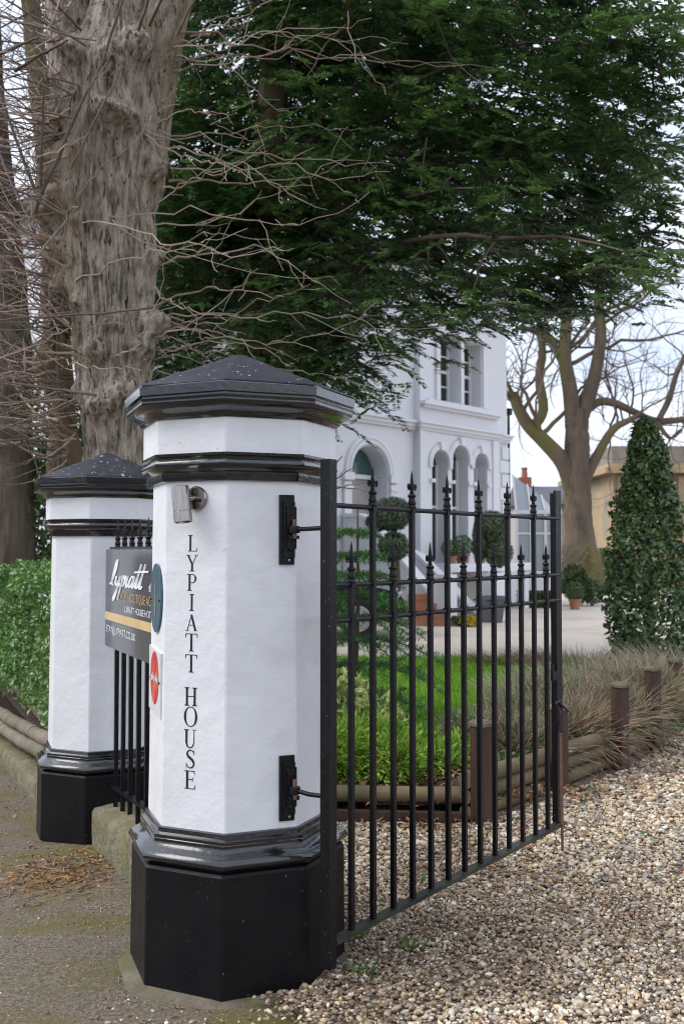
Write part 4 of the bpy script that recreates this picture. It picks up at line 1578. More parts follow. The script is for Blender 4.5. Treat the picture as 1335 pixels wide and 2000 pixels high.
# ------------------------------------------------------------------ big dark conifer
def conifer():
    bx, by = at(536, 100, 12.2)[0], 12.2
    t_ = thing('evergreen_conifer', 'huge dark evergreen conifer overhanging the garden and hiding the house top', 'tree', (bx, by, 0))
    tp = [at(505, 1000, 12.2), at(512, 640, 12.2), at(520, 420, 12.2), at(532, 150, 12.2), at(540, -60, 12.2), at(545, -420, 12.2), at(548, -700, 12.2)]
    tp[0] = np.array([tp[0][0], by, 0])
    tpz = V3(tp)
    obj('trunk', bark_tube(tpz, [.24, .18, .17, .165, .15, .10, .04], 48, 120, .02, 7, 5), M['barkred'], t_, 180)
    # where the boughs end
    ends = []

    def fill(x0, x1, y0, y1, stp, d0, d1, keep=1.0):
        for px in np.arange(x0, x1, stp):
            for py in np.arange(y0, y1, stp * .82):
                if rng.random() < keep:
                    ends.append((px + rng.uniform(-.5, .5) * stp, py + rng.uniform(-.5, .5) * stp, rng.uniform(d0, d1)))
    fill(300, 560, 330, 720, 62, 10.6, 13.6)            # left dark mass
    fill(300, 480, 150, 330, 75, 11, 14, .8)
    fill(330, 560, -60, 150, 80, 11, 14, .7)
    fill(560, 860, 400, 660, 66, 9.8, 12.5)             # centre low
    fill(560, 860, -40, 400, 82, 10.0, 13.8, .82)       # centre high
    fill(860, 1300, -60, 300, 66, 9.0, 12.0)            # right upper
    fill(860, 1290, 300, 570, 64, 9.0, 11.5)            # right lower
    fill(290, 640, 260, 760, 58, 12.6, 14.2)            # shaded depth behind the trunk
    fill(560, 900, 60, 560, 80, 12.4, 14.0, .8)
    fill(860, 1280, 0, 520, 80, 11.5, 13.5, .7)
    fill(330, 1400, -620, -90, 120, 9.2, 14.5, .8)      # crown above the picture
    for e_ in [(700, 800, 9.6), (660, 770, 9.8), (720, 740, 9.7), (770, 735, 9.6), (800, 690, 9.7), (860, 655, 9.6), (830, 640, 9.8), (700, 700, 10), (640, 720, 10), (600, 690, 10.2),
               (740, 690, 10.2), (560, 730, 10.2), (760, 650, 10), (690, 640, 10), (620, 640, 10.4), (880, 600, 9.8), (940, 590, 9.9), (1010, 600, 9.7), (1080, 600, 9.7), (1150, 585, 9.6), (1210, 560, 9.6),
               (1250, 500, 7.9), (1300, 430, 9.3), (1330, 330, 9.2), (1320, 160, 9.2), (1340, 90, 9.3), (1330, 240, 9.3), (1340, 400, 9.2), (500, 760, 10.5), (440, 780, 10.7), (520, 800, 10.6), (620, 790, 10.2),
               (350, 780, 11), (330, 860, 11.2), (420, 850, 11), (900, 540, 9.6), (980, 540, 9.6), (1060, 540, 9.5), (1140, 530, 9.5)]:
        ends.append(e_)
    # far side boughs, seen only as depth behind
    for _ in range(46):
        a_ = rng.uniform(.1, math.pi - .1)
        z_ = rng.uniform(4.2, 9.5)
        L_ = rng.uniform(2.2, 3.8)
        ends.append(('w', np.array([bx + math.cos(a_) * L_, by + math.sin(a_) * L_, z_])))
    br = MB()
    ms = []
    zs, xs2 = tpz[:, 2], tpz[:, 0]
    E3 = np.array([e[1] if e[0] == 'w' else at(*e) for e in ends])
    rel = E3 - np.array([0, 0, CAM_H])
    dep = rel @ FWD
    E3 = E3[((rel @ UPV) / dep > np.interp(rel[:, 0] / dep, [-.19, -.02, .017, .05, .085, .11, .15, .27, .31, .345], [.08, .09, .09, .13, .172, .19, .19, .185, .22, .28])) | (rel[:, 0] / dep < -.03)]
    # main boughs: a sparse subset of the ends, every other end hangs on the nearest bough
    order = rng.permutation(len(E3))
    mains, extra = [], []
    for i_ in order:
        if all(np.linalg.norm(E3[i_] - E3[j]) > 1.25 for j in mains):
            mains.append(i_)
    nodes = []
    for i_ in mains:
        E_ = E3[i_]
        dist = math.hypot(E_[0] - bx, E_[1] - by)
        z0 = min(max(E_[2] + rng.uniform(-.08, .30) * dist, 1.2), 12.5)
        st = np.array([np.interp(z0, zs, xs2), by, z0])
        kk = 16
        tt = np.linspace(0, 1, kk)[:, None]
        p = st + (E_ - st) * tt
        p[:, 2] += np.sin(tt[:, 0] * math.pi) * .10 * dist
        p += np.cumsum(rng.normal(0, .06, (kk, 3)), 0) * np.sin(tt * math.pi)
        br.tube(p, np.linspace(.010 + .009 * dist, .007, kk), 6, cap=False)
        nodes.append(p[4:])
        extra += [p[j] + rng.normal(0, .16, 3) for j in range(6, kk) if rng.random() < .35]
    nodes = np.concatenate(nodes)
    E3 = np.concatenate([E3, np.array(extra)])
    # the crown's skirt: boughs were lifted clear of the house front
    rel = E3 - np.array([0, 0, CAM_H])
    dep = rel @ FWD
    ax_, ay_ = rel[:, 0] / dep, (rel @ UPV) / dep
    skirt = np.interp(ax_, [-.19, -.02, .017, .05, .085, .11, .15, .27, .31, .345], [.10, .108, .108, .14, .180, .200, .204, .20, .24, .29])
    E3 = E3[(ay_ > skirt) | (rel[:, 0] / dep < -.03)]
    for E_ in E3:
        dn = np.linalg.norm(nodes - E_, axis=1) + .9 * np.maximum(0, np.hypot(nodes[:, 0] - bx, nodes[:, 1] - by) - np.hypot(E_[0] - bx, E_[1] - by))
        c0 = nodes[np.argmin(dn)]
        br.tube(wiggle(c0, E_, 8, .06, -.05), np.linspace(.016, .005, 8), 5, cap=False)
        outd = unit(np.array([E_[0] - bx, E_[1] - by, 0]))
        nsp = rng.integers(16, 24)
        for s_ in range(nsp):
            a_ = rng.normal(0, 1.15)
            dd = np.array([outd[0] * math.cos(a_) - outd[1] * math.sin(a_), outd[0] * math.sin(a_) + outd[1] * math.cos(a_), rng.uniform(-.42, .16)])
            dd = unit(dd)
            o0 = E_ + rng.normal(0, 1, 3) * np.array([.27, .27, .12]) - outd * .14
            ll = rng.uniform(.18, .46)
            n_ = int(ll / .0115)
            t2 = (np.arange(n_) + rng.random(n_)) / n_
            c_ = o0 + dd * (ll * t2)[:, None]
            c_[:, 2] -= .30 * ll * t2 ** 2
            s2 = unit(np.cross(dd, up3)) * np.where(np.arange(n_) % 2, 1, -1)[:, None]
            wid = (.050 + .080 * (1 - t2)) * rng.uniform(.7, 1.25, n_)
            fw = unit(dd * .75 + s2 * .85 + rdir(n_) * .25 + np.array([0, 0, -.10]))
            ms.append(leaves(c_ + fw * wid[:, None] * .5, fw, up3 + rdir(n_) * .35, wid, rng.uniform(.023, .040, n_), .2))
    o_ = obj('boughs', br, M['barkdark'], t_, 60)
    o_['kind'] = 'stuff'
    vm, fm = cat_mesh(ms)
    o_ = obj('crown', (vm, fm), M['conifer'], t_)
    for a_, b_, z_, rr_ in ((535, 660, 130, .055), (545, 800, 40, .05), (540, 470, 210, .05)):
        pass
    return t_


conifer()
# grey box fixed to the conifer trunk
gb = at(524, 616, 11.95)
t = thing('nest_box', 'small weathered grey box fixed among the dark conifer boughs', 'box', gb)
mb = MB()
mb.prism([(-.11, -.09), (.12, -.07), (.14, .10), (-.07, .10)], gb + np.array([0, -.12, 0]), (1, 0, 0), (0, 0, 1), (0, 1, 0), .14)
obj('box', mb, M['boxgrey'], t)


# ------------------------------------------------------------------ lime trees on the left
def lime():
    Y0 = 7.6
    q = lambda px, py, dy=0.: at(px, py, Y0 + dy)
    base = q(228, 1290)
    base[2] = -.1
    t_ = thing('lime_tree', 'massive grey barked lime tree with burls rising behind the far pillar', 'tree', base)
    hw = Y0 / 1944
    path = [base, q(226, 1000), q(224, 880), q(226, 760), q(224, 640), q(216, 500), q(212, 360), q(216, 230), q(224, 120), q(228, 20), q(230, -90)]
    rad = [84 * hw, 72 * hw, 58 * hw, 66 * hw, 78 * hw, 82 * hw, 84 * hw, 86 * hw, 78 * hw, 54 * hw, 36 * hw]
    H_ = sum(np.linalg.norm(V3(path[i_ + 1]) - V3(path[i_])) for i_ in range(len(path) - 1))
    cum = np.cumsum([0] + [np.linalg.norm(V3(path[i_ + 1]) - V3(path[i_])) for i_ in range(len(path) - 1)]) / H_

    def hf(py):
        return float(np.interp(-py, [-1290, -1000, -880, -760, -640, -500, -360, -230, -120, -20, 90], cum))
    # angle frame: x axis of tube = cross(tangent up, y) = -X ; angle 0 -> -x, pi/2 -> towards camera or away
    PI = math.pi
    burls = [(hf(645), PI * .88, .11, .19), (hf(690), PI * .80, .09, .10), (hf(775), PI * .66, .11, .12), (hf(800), PI * .45, .10, .10), (hf(255), PI * .56, .10, .16), (hf(262), PI * .70, .09, .13), (hf(400), PI * .12, .13, .19),
             (hf(430), PI * .03, .12, .18), (hf(560), PI * .08, .11, .13), (hf(500), PI * .05, .12, .16), (hf(330), PI * .95, .12, .13), (hf(330), PI * .10, .13, .18), (hf(230), PI * .08, .13, .17), (hf(130), PI * .2, .13, .16),
             (hf(700), PI * .42, .09, .09), (hf(770), PI * .1, .1, .08), (hf(150), PI * .55, .12, .13), (hf(110), PI * .75, .12, .14), (hf(600), PI * .28, .06, .06), (hf(520), PI * .93, .08, .08), (hf(450), PI * .35, .05, .05), (hf(340), PI * 1.6, .15, .15), (hf(690), PI * 1.4, .12, .1)]
    obj('trunk', bark_tube(path, rad, 200, 380, .040, 11, 3, burls), M['bark'], t_, 180)
    stems = [([q(170, 260, .05), q(150, 150, .1), q(140, 40, .1), q(128, -80, .1), q(90, -330, .2)], [60 * hw, 56 * hw, 50 * hw, 46 * hw, 30 * hw]),
             ([q(262, 300, .12), q(292, 190, .1), q(312, 90, 0), q(330, 0, 0), q(340, -90, .1), q(380, -330, .1)], [50 * hw, 52 * hw, 46 * hw, 46 * hw, 42 * hw, 26 * hw]),
             ([q(226, 200, -.05), q(232, 60, .05), q(236, -60, .2), q(240, -300, .2)], [50 * hw, 38 * hw, 34 * hw, 22 * hw]),
             ([q(250, 470, .15), q(285, 330, .12), q(300, 220, .18), q(318, 110, .25)], [40 * hw, 38 * hw, 36 * hw, 30 * hw])]
    for k, (p, r_) in enumerate(stems):
        obj('stem', bark_tube(p, r_, 64, 100, .022, 8, 40 + k, [(.45, math.pi * .5, .08, .05), (.3, math.pi * 1.4, .1, .07), (.6, .1, .1, .07)]), M['bark'], t_, 180)
    # twigs to the right (over the conifer)
    tw = MB()
    T = [((330, 72), (955, 130), .5, .00), ((330, 95), (735, 30), .5, .02), ((345, 75), (560, 215), .4, -.06), ((340, 110), (900, 150), .4, -.03), ((300, 120), (640, 65), .5, 0), ((335, 130), (800, 75), .5, -.02),
         ((300, 250), (760, 322), .3, .03), ((280, 265), (500, 360), .2, .04), ((310, 245), (450, 235), .2, -.12), ((330, 330), (760, 330), .2, -.05), ((330, 350), (690, 310), .2, .05), ((320, 370), (520, 280), .1, .05),
         ((295, 440), (600, 340), .1, .10), ((290, 410), (480, 250), .1, .05), ((140, 412), (640, 570), -.5, .06), ((150, 440), (560, 500), -.5, .04), ((145, 420), (700, 400), -.5, .06), ((140, 545), (460, 505), -.5, -.05),
         ((310, 520), (690, 600), .1, -.12), ((300, 600), (560, 575), .1, -.1), ((310, 625), (740, 605), .1, .03), ((310, 640), (600, 560), .1, .06), ((305, 650), (470, 670), .1, -.05), ((310, 680), (525, 720), 0, -.10),
         ((310, 690), (575, 718), 0, -.12), ((300, 660), (500, 520), .1, .08), ((300, 700), (420, 720), .0, -.05), ((310, 660), (490, 790), .1, -.06), ((280, 500), (540, 480), 0, -.08), ((310, 300), (640, 400), .2, -.08),
         ((305, 280), (700, 250), .3, -.02), ((300, 720), (690, 745), .3, -.04), ((320, 620), (880, 640), .6, .02), ((330, 90), (620, -20), .4, 0), ((300, 560), (440, 620), -.1, .1), ((230, 690), (330, 480), -.55, .1),
         ((150, 650), (320, 600), -.5, .02), ((120, 420), (320, 180), -.6, .03), ((110, 390), (260, 40), -.6, .0), ((130, 700), (290, 700), -.55, .03)]
    for (a, b, dy, sg) in T:
        twig(tw, q(*a, dy * .2 - .15), q(*b, dy - .4 + random.uniform(-.5, .3)), random.uniform(.006, .0098), .06, sg, random.randint(3, 6), 18, 5, .22)
    # dense epicormic tangle on the left
    rods = MB()
    for _ in range(270):
        py = rng.uniform(-40, 900)
        sx, sy = rng.uniform(95, 165), py
        a_ = rng.uniform(-2.6, -1.9) if rng.random() < .1 else rng.normal(math.pi + .30, .38)
        ln = rng.uniform(60, 320)
        ex, ey = sx + math.cos(a_) * ln, sy + math.sin(a_) * ln * .9
        d1 = rng.uniform(-1.5, .9)
        twig(tw if rng.random() < .6 else rods, q(sx, sy, rng.uniform(-.25, .25)), q(ex, ey, d1), random.uniform(.006, .012), .045, rng.uniform(-.02, .12), random.randint(0, 2), 9, 4, .3)
    # thicker dark rods
    for a, b, r_ in (((75, 420), (250, -20), .016), ((70, 370), (0, 170), .014), ((80, 390), (85, 170), .013), ((0, 300), (60, 430), .012), ((30, 140), (130, 80), .014), ((0, 105), (75, 75), .015), ((125, 420), (0, 350), .013),
                     ((130, 430), (60, 520), .012), ((190, 770), (0, 745), .012), ((300, 600), (0, 625), .010), ((140, 330), (240, 130), .011), ((290, 50), (330, -30), .014), ((345, 70), (390, -20), .012), ((270, 60), (300, -40), .014),
                     ((170, 90), (0, -10), .012), ((160, 60), (60, -40), .012), ((0, 30), (190, 80), .011), ((145, 230), (0, 200), .010), ((140, 260), (0, 290), .010), ((130, 600), (0, 540), .010), ((150, 780), (0, 840), .010)):
        rods.tube(wiggle(q(*a, -.42), q(*b, -.7), 12, .02), np.linspace(r_, r_ * .5, 12), 7, cap=False)
    o_ = obj('twigs', tw, M['twig'], t_, 60)
    o_['kind'] = 'stuff'
    o_ = obj('rods', rods, M['twigdark'], t_, 60)
    o_['kind'] = 'stuff'


lime()


def back_trunk(label, pts_, rads, Y_, mt, seed, nt_=60, sp_=((-1, 1))):
    p = [at(px, py, Y_) for px, py in pts_]
    p[0][2] = -.1
    t_ = thing('bare_tree', label, 'tree', p[0], 'bare trees behind the hedge')
    obj('trunk', bark_tube(p, V3(rads) * Y_ / 1944, 70, 160, .03, 7, seed, [(.3, 1.2, .2, .08), (.5, 2.2, .2, .1), (.42, .3, .2, .1), (.62, 1.8, .2, .1)]), mt, t_, 180)
    tw = MB()
    for _ in range(nt_):
        k = rng.uniform(.25, .95)
        c_ = np.array([np.interp(k, np.linspace(0, 1, len(p)), V3(p)[:, j]) for j in range(3)])
        e_ = c_ + np.array([rng.normal(0, .9), rng.normal(-.3, .6), rng.uniform(-.1, 1.1)])
        twig(tw, c_, e_, random.uniform(.006, .011), .05, 0, 3, 9, 4, .35)
    o_ = obj('twigs', tw, M['twigdark'], t_, 60)
    o_['kind'] = 'stuff'


back_trunk('dark brown tree trunk at the left picture edge above the hedge', [(22, 1250), (25, 1020), (22, 860), (20, 700), (10, 560), (0, 420), (-20, 250), (-30, 60), (-40, -200)], [48, 44, 38, 42, 40, 36, 34, 30, 24], 12.0, M['barkdark'], 77, 110)
back_trunk('thin tan tree trunk between the lime tree and the left edge', [(150, 1200), (140, 980), (125, 840), (112, 700), (110, 560), (104, 400), (80, 200), (60, 0), (50, -200)], [34, 30, 27, 26, 24, 22, 20, 18, 12], 9.4, M['barkred'], 91, 70)

# clipped hedge by the far pillar
hb = MB()
hedge = thing('evergreen_hedge', 'glossy green clipped hedge beside the far pillar', 'hedge', wpt(4.2, -.55, -.1))
n_ = 24000
s_ = rng.uniform(2.75, 8.6, n_)
o_ = rng.uniform(-1.35, -.12, n_)
z_ = rng.uniform(.02, 1, n_)
top = 1.36 - .012 * (s_ - 2.7)
face = rng.random(n_)
front = face < .55
topf = (face >= .55) & (face < .85)
o_ = np.where(front, -.12 + .045 * np.maximum(s_ - 3.4, 0) - rng.random(n_) ** 2 * .30, o_)
zz = np.where(topf, top - rng.random(n_) ** 2 * .22, .05 + z_ * (top - .05))
s_ = np.where(~front & ~topf, 2.75 + rng.random(n_) ** 2 * .4, s_)
p = np.array([wpt(a_, b_, c_) for a_, b_, c_ in zip(s_, o_, zz)])
p += (fbm(p * 2.4, 3, 6)[:, None] - .5) * np.array([.35, .3, .30])
under = np.clip((.42 - zz) / .3, 0, 1)
keep = rng.random(n_) > under * .6
p = p[keep]
n_ = len(p)
nv = unit(np.array([*WN, 0]) * .8 + up3 * .8)
fw = unit(rdir(n_) + nv * .6)
m1 = leaves(p, fw, unit(rdir(n_) * .7 + nv), rng.uniform(.042, .072, n_), rng.uniform(.024, .038, n_), .22)
obj('foliage', m1, M['hedge'], hedge)
mb = MB()
for _ in range(60):
    a_ = wpt(rng.uniform(2.9, 6.2), rng.uniform(-.9, -.4), -.05)
    mb.tube(wiggle(a_, a_ + np.array([rng.normal(0, .2), rng.normal(0, .2), rng.uniform(.8, 1.2)]), 7, .05), np.linspace(.016, .006, 7), 5, cap=False)
obj('stem', mb, M['twigdark'], hedge)
# grey logs edging the hedge bed
he = thing('log_edging', 'two grey weathered logs along the stone kerb below the hedge', 'edging', wpt(3.6, -.2, -.08))
for k, (s0, s1) in enumerate(((2.55, 3.25), (3.25, 4.6), (4.6, 5.9), (5.9, 7.4))):
    for j in range(2):
        zf = lambda s: .20 + .095 * j - .060 * s + .02
        mb = MB()
        log_mesh(mb, wpt(s0 + .01, .04 * max(s0 - 3, 0) + .03 - .035 * j, zf(s0)), wpt(s1, .04 * max(s1 - 3, 0) + .03 - .035 * j, zf(s1)), .052, 9)
        obj('log', mb, M['greylog'], he, 60)
n_ = 900
p = np.stack([rng.uniform(2.5, 4.8, n_), rng.uniform(-.5, .1, n_)], -1)
z_ = np.where(p[:, 1] > -.05, .16 - .070 * p[:, 0], .30 - .066 * p[:, 0])
pp = np.array([wpt(a_, b_, c_) for (a_, b_), c_ in zip(p, z_)])
o = obj('leaf_litter', leaves(pp, rdir(n_) * np.array([1, 1, .3]), up3 + rdir(n_) * .5, rng.uniform(.02, .05, n_), .02, .3), M['leaflitter'])
tag(o, 'brown dead leaves under the hedge and on the kerb', 'leaf litter', kind='stuff')
# bed soil under hedge
mb = MB()
mb.add([wpt(2.5, -.16, .10), wpt(7.5, -.16, -.22), wpt(7.5, -3, -.22), wpt(2.5, -3, .12)], [(0, 1, 2, 3)])
struct(obj('hedge_bed', mb, M['soil']))

# dark laurel behind the trunks (fills between the stems)
leafy('laurel_bush', 'dark evergreen laurel seen between the trunks at the left', 'bush', at(60, 1200, 12.5) * np.array([1, 1, 0]),
      [(at(70, 1000, 12.5), (1.0, .7, .9)), (at(170, 960, 12.8), (.9, .7, 1.1)), (at(280, 900, 13), (.9, .6, 1.2)), (at(0, 780, 13.5), (.6, .6, .8))], M['holly'], .10, .045, 1500)
for px_, pl_ in ((95, 'sparse green conifer sprays between the lime and the thin trunk'),):
    t = thing('conifer_sapling', pl_, 'tree', at(118, 1150, 9.0) * np.array([1, 1, 0]))
    b0 = at(118, 1150, 9.0) * np.array([1, 1, 0])
    mb = MB()
    mb.tube([b0, at(116, 800, 9.0), at(112, 560, 9.0)], [.03, .02, .008], 6)
    obj('trunk', mb, M['barkdark'], t)
    ms = []
    for _ in range(46):
        c_ = at(rng.uniform(70, 170), rng.choice([rng.uniform(560, 650), rng.uniform(660, 800)]), 9.0 + rng.normal(0, .15))
        n_ = 40
        dd = unit(np.array([rng.normal(0, 1), rng.normal(0, .6), -.15]))
        t2 = rng.random(n_)
        c2 = c_ + dd * (.28 * t2)[:, None]
        sd = unit(np.cross(dd, up3)) * rng.choice([-1, 1], n_)[:, None]
        ms.append(leaves(c2, unit(dd + sd + rdir(n_) * .3), up3 + rdir(n_) * .4, rng.uniform(.05, .08, n_), .016, .15))
    obj('foliage', cat_mesh(ms), M['conifer2'], t)

# ------------------------------------------------------------------ the white villa
FA = R(48)
FD = np.array([math.cos(FA), math.sin(FA), 0])
FN = np.array([math.sin(FA), -math.cos(FA), 0])
F0 = np.array([1.727, 22.0, 0])


def fp(t_, z_, o_=0.):
    return F0 + FD * t_ + FN * o_ + up3 * z_


FAX = (FD, up3, FN)
villa = thing('white_villa', 'white stucco villa with arched windows behind the trees', 'house', fp(0, .05))


def wall2d(name, outline, holes, o0, thick, m_, parent):
    """flat wall with openings, thickness behind offset o0"""
    cu = bpy.data.curves.new(name, 'CURVE')
    cu.dimensions = '2D'
    cu.fill_mode = 'BOTH'
    cu.extrude = thick / 2
    for pl in [outline] + holes:
        sp_ = cu.splines.new('POLY')
        sp_.points.add(len(pl) - 1)
        for q_, (x_, y_) in zip(sp_.points, pl):
            q_.co = (x_, y_, 0, 1)
        sp_.use_cyclic_u = True
    tmp = bpy.data.objects.new('tmp', cu)
    C.objects.link(tmp)
    dg = bpy.context.evaluated_depsgraph_get()
    me_ = bpy.data.meshes.new_from_object(tmp.evaluated_get(dg))
    vv = np.array([fp(v_.co.x, v_.co.y, o0 - thick / 2 + v_.co.z) for v_ in me_.vertices])
    ff = [tuple(p_.vertices) for p_ in me_.polygons]
    bpy.data.objects.remove(tmp)
    bpy.data.meshes.remove(me_)
    return obj(name, MB().add(vv, ff), m_, parent)


def rect2(a, b, c_, d_):
    return [(a, c_), (b, c_), (b, d_), (a, d_)]


def arch2(a, b, z0, crown, k=18, pt=1.0):
    r_ = (b - a) / 2
    zs_ = crown - r_ * pt
    return [(a, z0), (b, z0)] + [((a + b) / 2 + r_ * math.cos(q_), zs_ + r_ * pt * math.sin(q_)) for q_ in np.linspace(0, math.pi, k)]


def fbox(name, t0, t1, z0, z1, o0, o1, m_, parent):
    mb_ = MB()
    mb_.box(fp((t0 + t1) / 2, (z0 + z1) / 2, (o0 + o1) / 2), ((t1 - t0) / 2, (z1 - z0) / 2, (o1 - o0) / 2), FAX)
    return obj(name, mb_, m_, parent)


UW = [(.73, 1.50), (1.63, 2.40)]
AW = [(.44, 1.05, 3.72), (1.20, 1.85, 3.88), (2.09, 2.65, 3.76)]
wall2d('bay_wall', rect2(0, 3.10, 0, 7.9), [rect2(a, b, 4.86, 6.38) for a, b in UW] + [arch2(a, b, 1.16, c_) for a, b, c_ in AW] + [rect2(.9, 1.5, .25, .85)], 0, .5, M['house'], villa)
wall2d('wing_wall', rect2(-7.5, -.003, 0, 7.9), [arch2(-2.12, -.95, 1.15, 3.66), rect2(-3.6, -2.9, 4.86, 6.38), rect2(-5.3, -4.6, 4.86, 6.38), rect2(-4.6, -3.4, 1.6, 3.3)], -.16, .5, M['house'], villa)
wall2d('corner_wall', rect2(3.103, 3.78, 0, 7.9), [], -.16, .5, M['house'], villa)
mb = MB()
mb.box(fp(-1.86, 3.94, -3.5), (5.6, 3.94, 2.8), FAX)
obj('rear_block', mb, M['house'], villa)
# roof
mb = MB()
mb.add([fp(-8, 7.9, .35), fp(4.1, 7.9, .35), fp(4.1, 7.9, -6.6), fp(-8, 7.9, -6.6), fp(-5, 9.1, -3.2), fp(1.1, 9.1, -3.2)], [(0, 1, 5, 4), (1, 2, 5), (2, 3, 4, 5), (3, 0, 4), (3, 2, 1, 0)])
obj('roof', mb, M['slate'], villa)
# string course, sill band
for z0, z1, pr_ in ((4.13, 4.19, .05), (4.19, 4.27, .10), (4.27, 4.32, .16)):
    fbox('string_course', -pr_, 3.10 + pr_, z0, z1, .002, pr_, M['housetrim'], villa)
    fbox('string_course', -7.5, -pr_ - .004, z0, z1, -.158, pr_ - .13, M['housetrim'], villa)
    fbox('string_course', 3.104 + pr_, 3.80 + pr_ * .4, z0, z1, -.158, pr_ - .13, M['housetrim'], villa)
fbox('sill_band', -.02, 3.12, 4.70, 4.78, .002, .17, M['housetrim'], villa)
fbox('sill_band', .05, 3.05, 4.64, 4.70, .002, .10, M['housetrim'], villa)
fbox('sill_panel', .25, 2.85, 4.78, 4.855, .002, .05, M['housetrim'], villa)
for a, b in ((.56, .70), (1.505, 1.625), (2.43, 2.60)):
    fbox('pilaster', a, b, 4.86, 6.40, .002, .06, M['housetrim'], villa)
fbox('lintel', .50, 2.66, 6.40, 6.54, .002, .12, M['housetrim'], villa)
fbox('corner_pilaster', -.04, .18, 0, 4.12, .002, .045, M['housetrim'], villa)
fbox('corner_pilaster', 2.86, 3.11, 0, 4.12, .002, .045, M['housetrim'], villa)
for k in range(9):
    z_ = 1.0 + k * .34
    fbox('quoin', 3.40 if k % 2 else 3.50, 3.81, z_, z_ + .30, -.155, -.115, M['housetrim'], villa)
# sash windows
for a, b in UW:
    wdw = fbox('window', a, b, 4.86, 6.38, -.36, -.34, M['glass'], villa)
    for z_ in (4.90, 5.27, 5.62, 5.98, 6.34):
        fbox('glazing_bar', a + .045, b - .045, z_ - (.035 if z_ == 5.62 else .016), z_ + (.035 if z_ == 5.62 else .016), -.339, -.30, M['sash'], wdw)
    for t_ in (a + .022, (a + b) / 2, b - .022):
        wd2 = .022 if t_ != (a + b) / 2 else .010
        fbox('sash_stile', t_ - wd2, t_ + wd2, 4.862, 6.378, -.339, -.297, M['sash'], wdw)
for a, b, c_ in AW:
    wdw = fbox('arched_window', a - .02, b + .02, 1.1, c_ + .05, -.42, -.36, M['curtain'], villa)
    fbox('pane', a, b, 1.12, c_ + .03, -.355, -.345, M['glass'], wdw)
    for z_ in (1.2, 2.45):
        fbox('glazing_bar', a, b, z_ - .03, z_ + .03, -.344, -.31, M['sash'], wdw)
    for t_ in (a + .02, b - .02):
        fbox('sash_stile', t_ - .02, t_ + .02, 1.165, c_ - .3, -.3435, -.305, M['sash'], wdw)
    r_ = (b - a) / 2
    for rr_, th_ in ((r_ + .05, .045), (r_ + .11, .035)):
        mb = MB()
        q_ = np.linspace(-.25, math.pi + .25, 20)
        mb.tube([fp((a + b) / 2 + rr_ * math.cos(x_), c_ - r_ + rr_ * math.sin(x_), .02) for x_ in q_], th_, 7)
        obj('hood_mould', mb, M['housetrim'], villa, 60)
    mb = MB()
    mb.prism([(-.06, 0), (.06, 0), (.09, .18), (-.09, .18)], fp((a + b) / 2, c_ + .0, .002), FD, up3, FN, .10)
    obj('keystone', mb, M['housetrim'], villa)
    for s_, t_ in ((-1, a), (1, b)):
        fbox('impost', t_ - .05 if s_ > 0 else t_ - .10, t_ + .10 if s_ > 0 else t_ + .05, 2.98, 3.06, .002, .07, M['housetrim'], villa)
wdw = fbox('basement_window', .88, 1.52, .22, .88, -.36, -.34, M['glass'], villa)
fbox('glazing_bar', 1.19, 1.21, .25, .85, -.339, -.32, M['sash'], wdw)
for a, b, z0, z1 in ((-3.6, -2.9, 4.86, 6.38), (-5.3, -4.6, 4.86, 6.38), (-4.6, -3.4, 1.6, 3.3)):
    wdw = fbox('window', a, b, z0, z1, -.52, -.50, M['glass'], villa)
    fbox('glazing_bar', a + .02, b - .02, (z0 + z1) / 2 - .03, (z0 + z1) / 2 + .03, -.499, -.46, M['sash'], wdw)
# entrance
dr = fbox('door', -2.12, -.95, 1.15, 2.98, -.62, -.57, M['door'], villa)
fbox('door_panel', -1.85, -1.60, 1.4, 2.1, -.569, -.555, M['door'], dr)
fbox('door_panel', -1.45, -1.20, 1.4, 2.1, -.569, -.555, M['door'], dr)
fl = fbox('fanlight', -2.14, -.93, 3.06, 3.70, -.60, -.57, M['fanglass'], villa)
fbox('transom', -2.119, -.951, 2.98, 3.07, -.60, -.48, M['sash'], villa)
for rr_, th_, o_ in ((.66, .055, -.14), (.76, .05, -.145), (.62, .03, -.24)):
    mb = MB()
    q_ = np.linspace(0, math.pi, 22)
    mb.tube([fp(-1.535 + rr_ * math.cos(x_), 3.075 + rr_ * math.sin(x_), o_) for x_ in q_], th_, 8)
    obj('arch_mould', mb, M['housetrim'], villa, 60)
for t_ in (-2.28, -.79):
    fbox('door_pilaster', t_ - .11, t_ + .11, 1.15, 2.86, -.157, -.09, M['housetrim'], villa)
    fbox('capital', t_ - .15, t_ + .15, 2.90, 3.06, -.157, -.05, M['housetrim'], villa)
    fbox('capital', t_ - .13, t_ + .13, 2.72, 2.78, -.157, -.06, M['housetrim'], villa)
mb = MB()
mb.tube([fp(3.92, .1, -.2), fp(3.92, 4.9, -.2)], .035, 8)
mb.box(fp(3.92, 4.95, -.2), (.07, .08, .07), FAX)
obj('downpipe', mb, M['iron'], villa, 60)
# balcony ledge and basement
fbox('balcony_slab', -.05, 3.3, .98, 1.10, .048, .85, M['housetrim'], villa)
fbox('balcony_kerb', -.03, 3.28, 1.10, 1.16, .62, .82, M['housetrim'], villa)
for t_ in (.05, 1.62, 3.18):
    fbox('pier', t_ - .09, t_ + .09, .02, .98, .55, .75, M['housetrim'], villa)
fbox('basement_wall', .2, 3.0, .02, .975, .004, .03, M['beige'], villa)
fbox('plinth_band', -7.5, -.01, .02, .9, -.158, -.12, M['housetrim'], villa)

